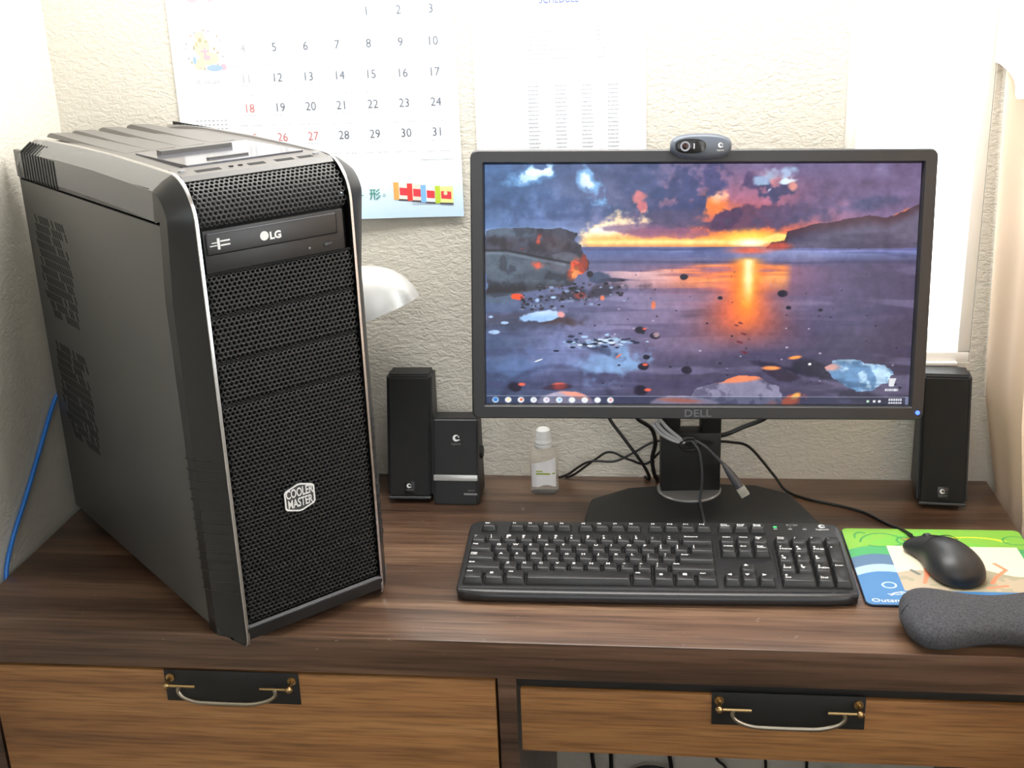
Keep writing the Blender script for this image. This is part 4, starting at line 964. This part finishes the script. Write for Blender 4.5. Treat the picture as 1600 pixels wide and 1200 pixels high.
row(RY[3], [('Shift', 2.25), *'ZXCVBNM', '<\n,', '>\n.', '?\n/', ('Shift', 2.75)])
row(RY[4], [('Ctrl', 1.25), ('', 1.25), ('Alt', 1.25), ('', 6.25), ('Alt', 1.25), ('', 1.25), ('', 1.25), ('Ctrl', 1.25)], d_=20.5)
FY = 57.0
for st, ls in ((-209, ['Esc']), (-174.8, ['F1', 'F2', 'F3', 'F4']), (-90.3, ['F5', 'F6', 'F7', 'F8']), (-6, ['F9', 'F10', 'F11', 'F12']), (77.5, ['Print\nScreen', 'Scroll\nLock', 'Pause\nBreak'])):
    row(FY, ls, st, 15, 6.6)
row(RY[0], ['Insert', 'Home', 'Page\nUp'], 77.5); row(RY[1], ['Delete', 'End', 'Page\nDown'], 77.5)
row(RY[3], [(None, 1), '\u25b2'], 77.5); row(RY[4], ['\u25c4', '\u25bc', '\u25ba'], 77.5)
row(RY[0], ['Num\nLock', '/', '*', '-'], 141.3); row(RY[1], ['7\nHome', '8\n\u25b2', '9\nPgUp'], 141.3); row(RY[2], ['4\n\u25c4', '5', '6\n\u25ba'], 141.3)
row(RY[3], ['1\nEnd', '2\n\u25bc', '3\nPgDn'], 141.3); row(RY[4], [('0\nIns', 2), '.\nDel'], 141.3)
key(141.3 + 3.5 * u_, (RY[1] + RY[2]) / 2, u_, 38.4, '+'); key(141.3 + 3.5 * u_, (RY[3] + RY[4]) / 2, u_, 39.5, 'Enter', size=3.2)
def flag(x, y):
    bm = bmesh.new()
    for i in range(2):
        for j in range(2):
            p = [(i * 1.9, j * 1.7), (i * 1.9 + 1.7, j * 1.7 + .3), (i * 1.9 + 2.0, j * 1.7 + 1.8), (i * 1.9 + .3, j * 1.7 + 1.5)]
            bm.faces.new([bm.verts.new((x + a, y + b_, 8.35)) for a, b_ in p])
    return bm
obj('legend', flag(x0 + 1.62 * u_, RY[4] + 1.5), LEGEND_W, kb, smooth=0); obj('legend', flag(x0 + 11.62 * u_, RY[4] + 1.5), LEGEND_W, kb, smooth=0)
bm = rstack([(4.6, 3.8, .4, 8.3), (4.6, 3.8, .4, 8.4)], 2); obj('legend', bm, LEGEND_W, kb, (x0 + 13.1 * u_, RY[4] + 4, 0))
def well(x0_, x1_, y0_, y1_): obj('key_well', loft([rr(x1_ - x0_ + 2.6, y1_ - y0_ + 2.6, 1.6, z, (x0_ + x1_) / 2, (y0_ + y1_) / 2, 2) for z in (-.6, .25)]), WELL, kb)
well(x0, x0 + 15 * u_, -63.6, 34); well(77.5, 77.5 + 3 * u_, -4.8, 34); well(77.5, 77.5 + 3 * u_, -63.6, -43.9); well(77.5 + u_, 77.5 + 2 * u_, -43.9, -24.5)
well(141.3, 141.3 + 4 * u_, -63.6, 34)
for a, n_ in ((-209, 1), (-174.8, 4), (-90.3, 4), (-6, 4), (77.5, 3)): well(a, a + n_ * u_, FY - 7.5, FY + 7.5)
text('lettering', 'K120', 5.2, LEGEND_DIM, kb, (168, 70.5, .15), sx=1.2, bold=.08)
emblem(kb, (203, 68.5, .2), 3.8, LEGEND_W, (0, 0, 0)); text('lettering', 'logitech', 4.4, LEGEND_W, kb, (203, 61.5, .15), sx=1.1)
GL = mat('green_led', '20ff50', .4, Emission_Color=(.08, 1, .25, 1), Emission_Strength=1.6)
for i, x in enumerate((147.5, 165, 182)):
    o = obj('indicator', bx(x - 2, x + 2, 65.5, 67.3, -.2, .35, .2), GL if i == 0 else mat('led_off', '3a3c3a', .4), kb)
    obj('indicator_mark', bx(x - 2.2, x + 2.2, 60.5, 63.2, -.2, .2, .1), LEGEND_DIM, kb)

# ------------------------------------------------------------------ mouse pad
PW, PH = 214, 190
def pad_image(W, H):
    Y, X = np.mgrid[0:H, 0:W]; u = X / (W - 1.0); v = Y / (H - 1.0); n = fbm(H, W, 21, 4, 4)
    hx = lambda h: np.array([int(h[i:i + 2], 16) / 255 for i in (0, 2, 4)])
    img = np.zeros((H, W, 3)) + hx('80b845') * 1.0
    def mx(m_, c_, a=1.0):
        nonlocal img
        m_ = (np.clip(m_, 0, 1) * a)[..., None]; img = img * (1 - m_) + c_ * m_
    mx((n > .55).astype(float), hx('6fbf4a'), .6)
    wav = lambda v0: v - (v0 - .05 * np.sin((u - .0) * 7.0) - .02 * np.sin(u * 15)) > 0
    mx(wav(.31), hx('4aa564')); mx(wav(.42), hx('557596')); mx(wav(.555), hx('a6c2d6')); mx(wav(.65), hx('3f7ab2'))
    def arc(cu, cv, ru, rv, a0, a1, w_, c_, a=.8):
        th = np.degrees(np.arctan2(v - cv, u - cu)) % 360; d = np.abs(np.sqrt(((u - cu) / ru) ** 2 + ((v - cv) / rv) ** 2) - 1) * ru
        mx(((d < w_) & (th >= a0) & (th <= a1)).astype(float), c_, a)
    G = hx('2f8a52')
    arc(.21, .22, .13, .15, 190, 345, .006, G); arc(.20, .10, .16, .16, 30, 120, .006, G); arc(.10, .12, .04, .06, 150, 300, .006, G); arc(.33, .17, .04, .05, 90, 330, .006, G)
    arc(.70, .20, .20, .09, 190, 350, .018, hx('d6de3a'), .9); arc(.95, .15, .07, .06, 0, 360, .006, G, .7); arc(.9, .30, .05, .04, 0, 360, .006, G, .5)
    arc(.15, .765, .035, .035, 0, 360, .005, hx('c4e0f4'), .9); arc(.20, .90, .06, .05, 190, 340, .006, hx('e4f2fa'), .95); arc(.16, .85, .05, .03, 20, 150, .005, hx('e4f2fa'), .9); arc(.27, .89, .02, .02, 0, 300, .005, hx('e4f2fa'), .9)
    # central picture
    cen = (u > .22) & (u < .93) & (v > .245) & (v < .83); mx(cen.astype(float), hx('e9dec4'))
    land = cen & (v > .60 + .05 * np.sin(u * 6 + 1.5) + .02 * np.sin(u * 17)); mx(land.astype(float), hx('b9ab93')); mx((land & (n > .52)).astype(float), hx('9c9a82'), .7)
    O = hx('ee8a66')
    def seg(p, q, w_, c_=O, a=.9):
        p = np.array(p); q = np.array(q); d = q - p; t_ = np.clip(((u - p[0]) * d[0] + (v - p[1]) * d[1]) / (d @ d), 0, 1)
        mx(((np.hypot(u - p[0] - t_ * d[0], v - p[1] - t_ * d[1]) < w_) & cen).astype(float), c_, a)
    for a_, b_ in (((.34, .73), (.37, .63)), ((.37, .63), (.42, .60)), ((.42, .60), (.50, .64)), ((.37, .63), (.38, .55)), ((.73, .64), (.80, .55)), ((.73, .64), (.69, .72)), ((.80, .55), (.76, .47)), ((.66, .78), (.76, .75))): seg(a_, b_, .012)
    seg((.30, .57), (.33, .62), .012, hx('6b7466')); seg((.46, .50), (.52, .58), .012, hx('5e9468')); 
    return img
pad = tag(empty('mouse_pad', (1129, -250, TOP), (0, 0, R(.4))), 'green and blue printed mouse pad at the right of the keyboard', 'mouse pad')
obj('rubber_base', loft([rr(PW, PH, 9, 0), rr(PW, PH, 9, 2.4), rr(PW - 1, PH - 1, 8.6, 2.8)]), mat('pad_edge', '15253c', .6), pad)
# printed top clipped to the rounded outline
pnx, pny = 300, 260
me = grid_print(PW - 2, PH - 2, pnx, pny, pad_image(pnx, pny), lambda x, y: (x, y, 3.0))
bmq = bmesh.new(); bmq.from_mesh(me)
kill = [f for f in bmq.faces if (lambda c_: (max(abs(c_.x) / S - (PW / 2 - 9), 0) ** 2 + max(abs(c_.y) / S - (PH / 2 - 9), 0) ** 2) > 64)(f.calc_center_median())]
bmesh.ops.delete(bmq, geom=kill, context='FACES'); bmq.to_mesh(me); bmq.free()
me.materials.append(attr_mat('pad_print', rough=.38)); link('printed_top', me, None, pad)
text('lettering', 'Outsmart', 10.5, mat('pad_white', 'eef4f8', .5), pad, (-100, -85.5, 3.25), sx=1.15, align='LEFT', bold=.08)
text('lettering', 'LIFE', 6.5, mat('pad_orange', 'e0653a', .5), pad, (-32, 66, 3.25), sx=1.1, bold=.05)

# ------------------------------------------------------------------ mouse
MB = mat('mouse_black', '27282a', .42, bump=(1300, .15, .0003))
def mouse_shape():
    # stations along the length: y, half width left, right, height at top, bottom z
    T = [(-60, 4, 4, 9), (-58, 15, 15, 16), (-52, 24, 24, 24), (-42, 30, 30, 31), (-28, 32, 31.5, 35), (-12, 30.5, 30.5, 36), (2, 26, 28.5, 34.5), (14, 23, 26, 31), (26, 24, 25, 26), (36, 27, 24.5, 21.5), (44, 27.5, 23.5, 18), (49, 25, 21.5, 15), (52, 19, 18, 12)]
    L = []; n = 26
    for y, a, b_, h in T:
        l = []
        for k in range(n):
            th = 2 * math.pi * k / n; c_, s_ = math.cos(th), math.sin(th)
            x = ((b_ - 2) if c_ > 0 else a) * math.copysign(abs(c_) ** .82, c_)
            z = 1 + (h - 6) * abs(s_) ** .9 + 5 if s_ >= 0 else 6 - 5 * abs(s_) ** .5
            l.append((x, y, z))
        L.append(l)
    return loft(L)
ms = tag(empty('computer_mouse', (1125, -250, TOP + 3), (0, 0, R(19))), 'black wired mouse resting on the green and blue mouse pad', 'mouse')
o = obj('body', mouse_shape(), MB, ms, smooth=60); md = o.modifiers.new('sub', 'SUBSURF'); md.levels = 1; md.render_levels = 2
obj('button_seam', tube([(-21, 10, 25), (-12, 11, 31.2), (0, 11.5, 32.6), (12, 11, 31.3), (23, 10, 25)], .45, 6, 5), BLACK_GAP, ms)
obj('button_seam', tube([(0, 11.5, 32.4), (0, 22, 28.1), (0, 34, 22.6), (0, 46, 16.8)], .45, 6, 5), BLACK_GAP, ms)
obj('scroll_wheel', loft([[(x, 36 + 9 * r_ * math.cos(k * math.pi / 12), 14.5 + 9 * r_ * math.sin(k * math.pi / 12)) for k in range(24)] for x, r_ in ((-3.5, .9), (-2.5, 1), (2.5, 1), (3.5, .9))]), mat('wheel_grey', '3a3b3e', .5), ms)
obj('strain_relief', tube([(-3, 49, 8), (-4, 60, 7), (-3, 72, 5)], lambda t_: 3.4 - 1.4 * t_, 10, 3), BLACK_CABLE, ms)
P = [(1102, -183, 8), (1098, -168, 5.4), (1092, -155, 3.6), (1083.9, -143, 2), (1058.8, -108, 2), (1029.3, -88, 2), (998.2, -73, 2), (968, -46, 2), (950, -30, 20), (918, -28, 58), (893, -30, 66), (872, -48, 74), (862, -86, 86), (850, -104, 92)]
me_ = obj('mouse_cable', tube([(a, b_, Z(c_)) for a, b_, c_ in P], 1.9, 8, 8), BLACK_CABLE)
me_.parent = ms; me_.matrix_parent_inverse = (Matrix.Translation(ms.location) @ ms.rotation_euler.to_matrix().to_4x4()).inverted(); me_.name = 'cable'

# ------------------------------------------------------------------ wrist rest
def bean():
    L = []; n = 30; T = 40
    for i in range(T + 1):
        t_ = i / T; x = -96 + 192 * t_
        e_ = max(0.0, 1 - abs(2 * t_ - 1) ** 5.5) ** .5
        hw = (46.5 + 9.5 * math.cos(2 * math.pi * (t_ * 1.0)) ) * e_ + .3
        h = (20 + 3 * math.cos(2 * math.pi * t_)) * e_ + .2
        l = []
        for k in range(n):
            th = 2 * math.pi * k / n; c_, s_ = math.cos(th), math.sin(th)
            z = 18 + h * math.copysign(abs(s_) ** .8, s_); z = max(z, .2 + (1 - e_) * 6)
            l.append((x, hw * math.copysign(abs(c_) ** .85, c_), z))
        L.append(l)
    return loft(L)
FELT = mat('grey_flannel', '515257', .95, spec=.2, bump=(900, .4, .0008), var=(420, '3d3e42', .3, .68))
wr = tag(empty('wrist_rest', (1143, -397, TOP), (0, 0, R(.3))), 'dark grey fabric beanbag wrist rest at the front right edge of the desk', 'wrist rest')
obj('cushion', bean(), FELT, wr, smooth=80)
obj('seam', tube([(-95, 0, 18), (-93, 0, 27), (-88, 1, 33)], .5, 6, 4), mat('seam_grey', '3a3b3f', .9), wr)

# ------------------------------------------------------------------ cables
def cable(name, pts, r, mt, label, cat='cable', group=None, parent=None):
    o = obj(name, tube([(a, b_, Z(c_)) for a, b_, c_ in pts], r, 8, 8), mt, parent)
    if parent is None: tag(o, label, cat, group)
    return o
cable('network_cable', [(24, -128, 175), (12, -134, 172), (5, -146, 158), (4, -200, 110), (4, -245, 72), (4, -290, 36), (4, -316, 6), (4, -326, -30), (4, -330, -120), (5, -325, -400)], 2.9, mat('blue_cable', '1f6fc4', .4), 'bright blue network cable running down the left wall from the tower')
B = 'black cable behind the monitor stand, '
cable('power_cable', [(726, -30, 125), (730, -28, 99), (750, -26, 68), (771, -25, 37), (781, -22, 18), (784, -12, 3), (778, -4, 2.2)], 2.3, BLACK_CABLE, B + 'straight diagonal one left of the stand')
cable('video_cable', [(760, -40, 125), (767, -32, 101), (786, -26, 84), (792, -25, 63), (788, -25, 40), (790, -22, 18), (794, -12, 4), (797, -4, 3)], 2.9, BLACK_CABLE, B + 'thick one curling beside the column')
cable('speaker_cable', [(658, -9, 2), (672, -12, 9), (701, -22, 32), (736, -22, 33), (762, -20, 45), (788, -16, 59), (812, -14, 60), (850, -14, 50)], 1.7, BLACK_CABLE, B + 'rising from the desk toward the column, upper strand')
cable('speaker_cable', [(668, -9, 2), (681, -12, 9), (710, -18, 34), (730, -18, 45), (758, -17, 33), (780, -15, 27), (800, -15, 47), (815, -14, 62)], 1.7, BLACK_CABLE, B + 'looping low with a dip before the column')
cable('video_cable', [(856, -55, 86), (872, -42, 79), (890, -32, 80), (908, -28, 87), (937, -30, 101), (950, -45, 125)], 3.2, BLACK_CABLE, 'thick black cable rising to the right behind the monitor')
uc = tag(empty('usb_cable', (848, -106, Z(0))), 'grey usb cable knotted on the monitor stand, plug dangling', 'cable')
def upart(name, o): o.parent = uc; o.location = o.location - uc.location; return o
T3 = lambda P: [(a, b_, Z(c_)) for a, b_, c_ in P]
upart('', obj('cord', tube(T3([(838, -107, 99), (848, -110, 84), (852, -110, 48), (850, -108, 17), (851, -130, 13.5), (853, -165, 13.5), (853, -190, 13.8)]), 1.8, 8, 8), GREY_CABLE))
upart('', obj('cord', tube(T3([(842, -107, 100), (856, -111, 92), (868, -112, 80), (880, -112, 67)]), 1.9, 8, 6), GREY_CABLE))
upart('', obj('plug', tube(T3([(878, -112, 70), (886, -112, 58), (899, -112, 38)]), lambda t_: 2.2 + 3.6 * min(1, t_ * 1.4), 12, 4), mat('plug_grey', '55565c', .4)))
bm = bx(-5.8, 5.8, -2.6, 2.6, -7, 7, .5); o = obj('connector', bm, mat('bright_tin', 'c8c6bc', .35, metal=.3), None, (904, -112, Z(31)), (0, R(-33), 0)); upart('', o); lab(o, 'silver metal connector tip')
bm = bmesh.new()
for a, rr_, zz in ((0, 10, 94), (.5, 8.5, 92), (1.1, 9.5, 96)):
    tube([(836 + rr_ * 1.25 * math.cos(t_ * .7 + a), -108 + 1.5 * math.sin(t_ + a), Z(zz + rr_ * .75 * math.sin(t_ * .7 + a))) for t_ in range(9)], 2.1, 8, 5, bm=bm)
upart('', obj('coil', bm, BLACK_CABLE))
SLV = mat('clear_sleeve', 'cfd0d4', .2, Transmission_Weight=.4)
for dx, dz in ((0, 0), (5, 4), (-4, -3)): upart('', obj('sleeve', tube(T3([(792 + dx, -106, 124 + dz), (803 + dx, -107, 111 + dz), (818 + dx * .7, -108, 101 + dz * .6), (829, -108, 96)]), 2.4, 10, 5), SLV))
# loose cables in the knee space under the right drawer
for i, P in enumerate(([(700, -40, -440), (720, -30, -500), (760, -40, -505), (800, -50, -520), (830, -40, -600)], [(730, -25, -520), (760, -22, -475), (800, -22, -468), (840, -26, -490), (870, -30, -560)], [(812, -12, -420), (818, -14, -480), (815, -16, -560)],
                       [(880, -14, -430), (900, -16, -470), (925, -18, -540)], [(955, -12, -400), (958, -14, -470), (965, -16, -560)], [(1020, -14, -530), (1045, -14, -470), (1050, -14, -466), (1075, -14, -480), (1110, -14, -510)])):
    P = [(P[0][0] - 6, -8, -48), (P[0][0] - 3, -12, -250)] + P + [(P[-1][0] + 8, -60, -700), (P[-1][0] + 40, -110, -736), (P[-1][0] + 62, -130 - 12 * i, -736)]
    cable('loose_cable', P, 3.2 if i < 3 else 2.2, BLACK_CABLE, ['black cable under the right drawer, ' + t_ for t_ in ('leftmost, sagging', 'arched loop near the divider', 'thick vertical strand beside the loop', 'slanting strand in the middle', 'thin vertical strand in the middle', 'thin one bent to a sharp peak at right')][i])
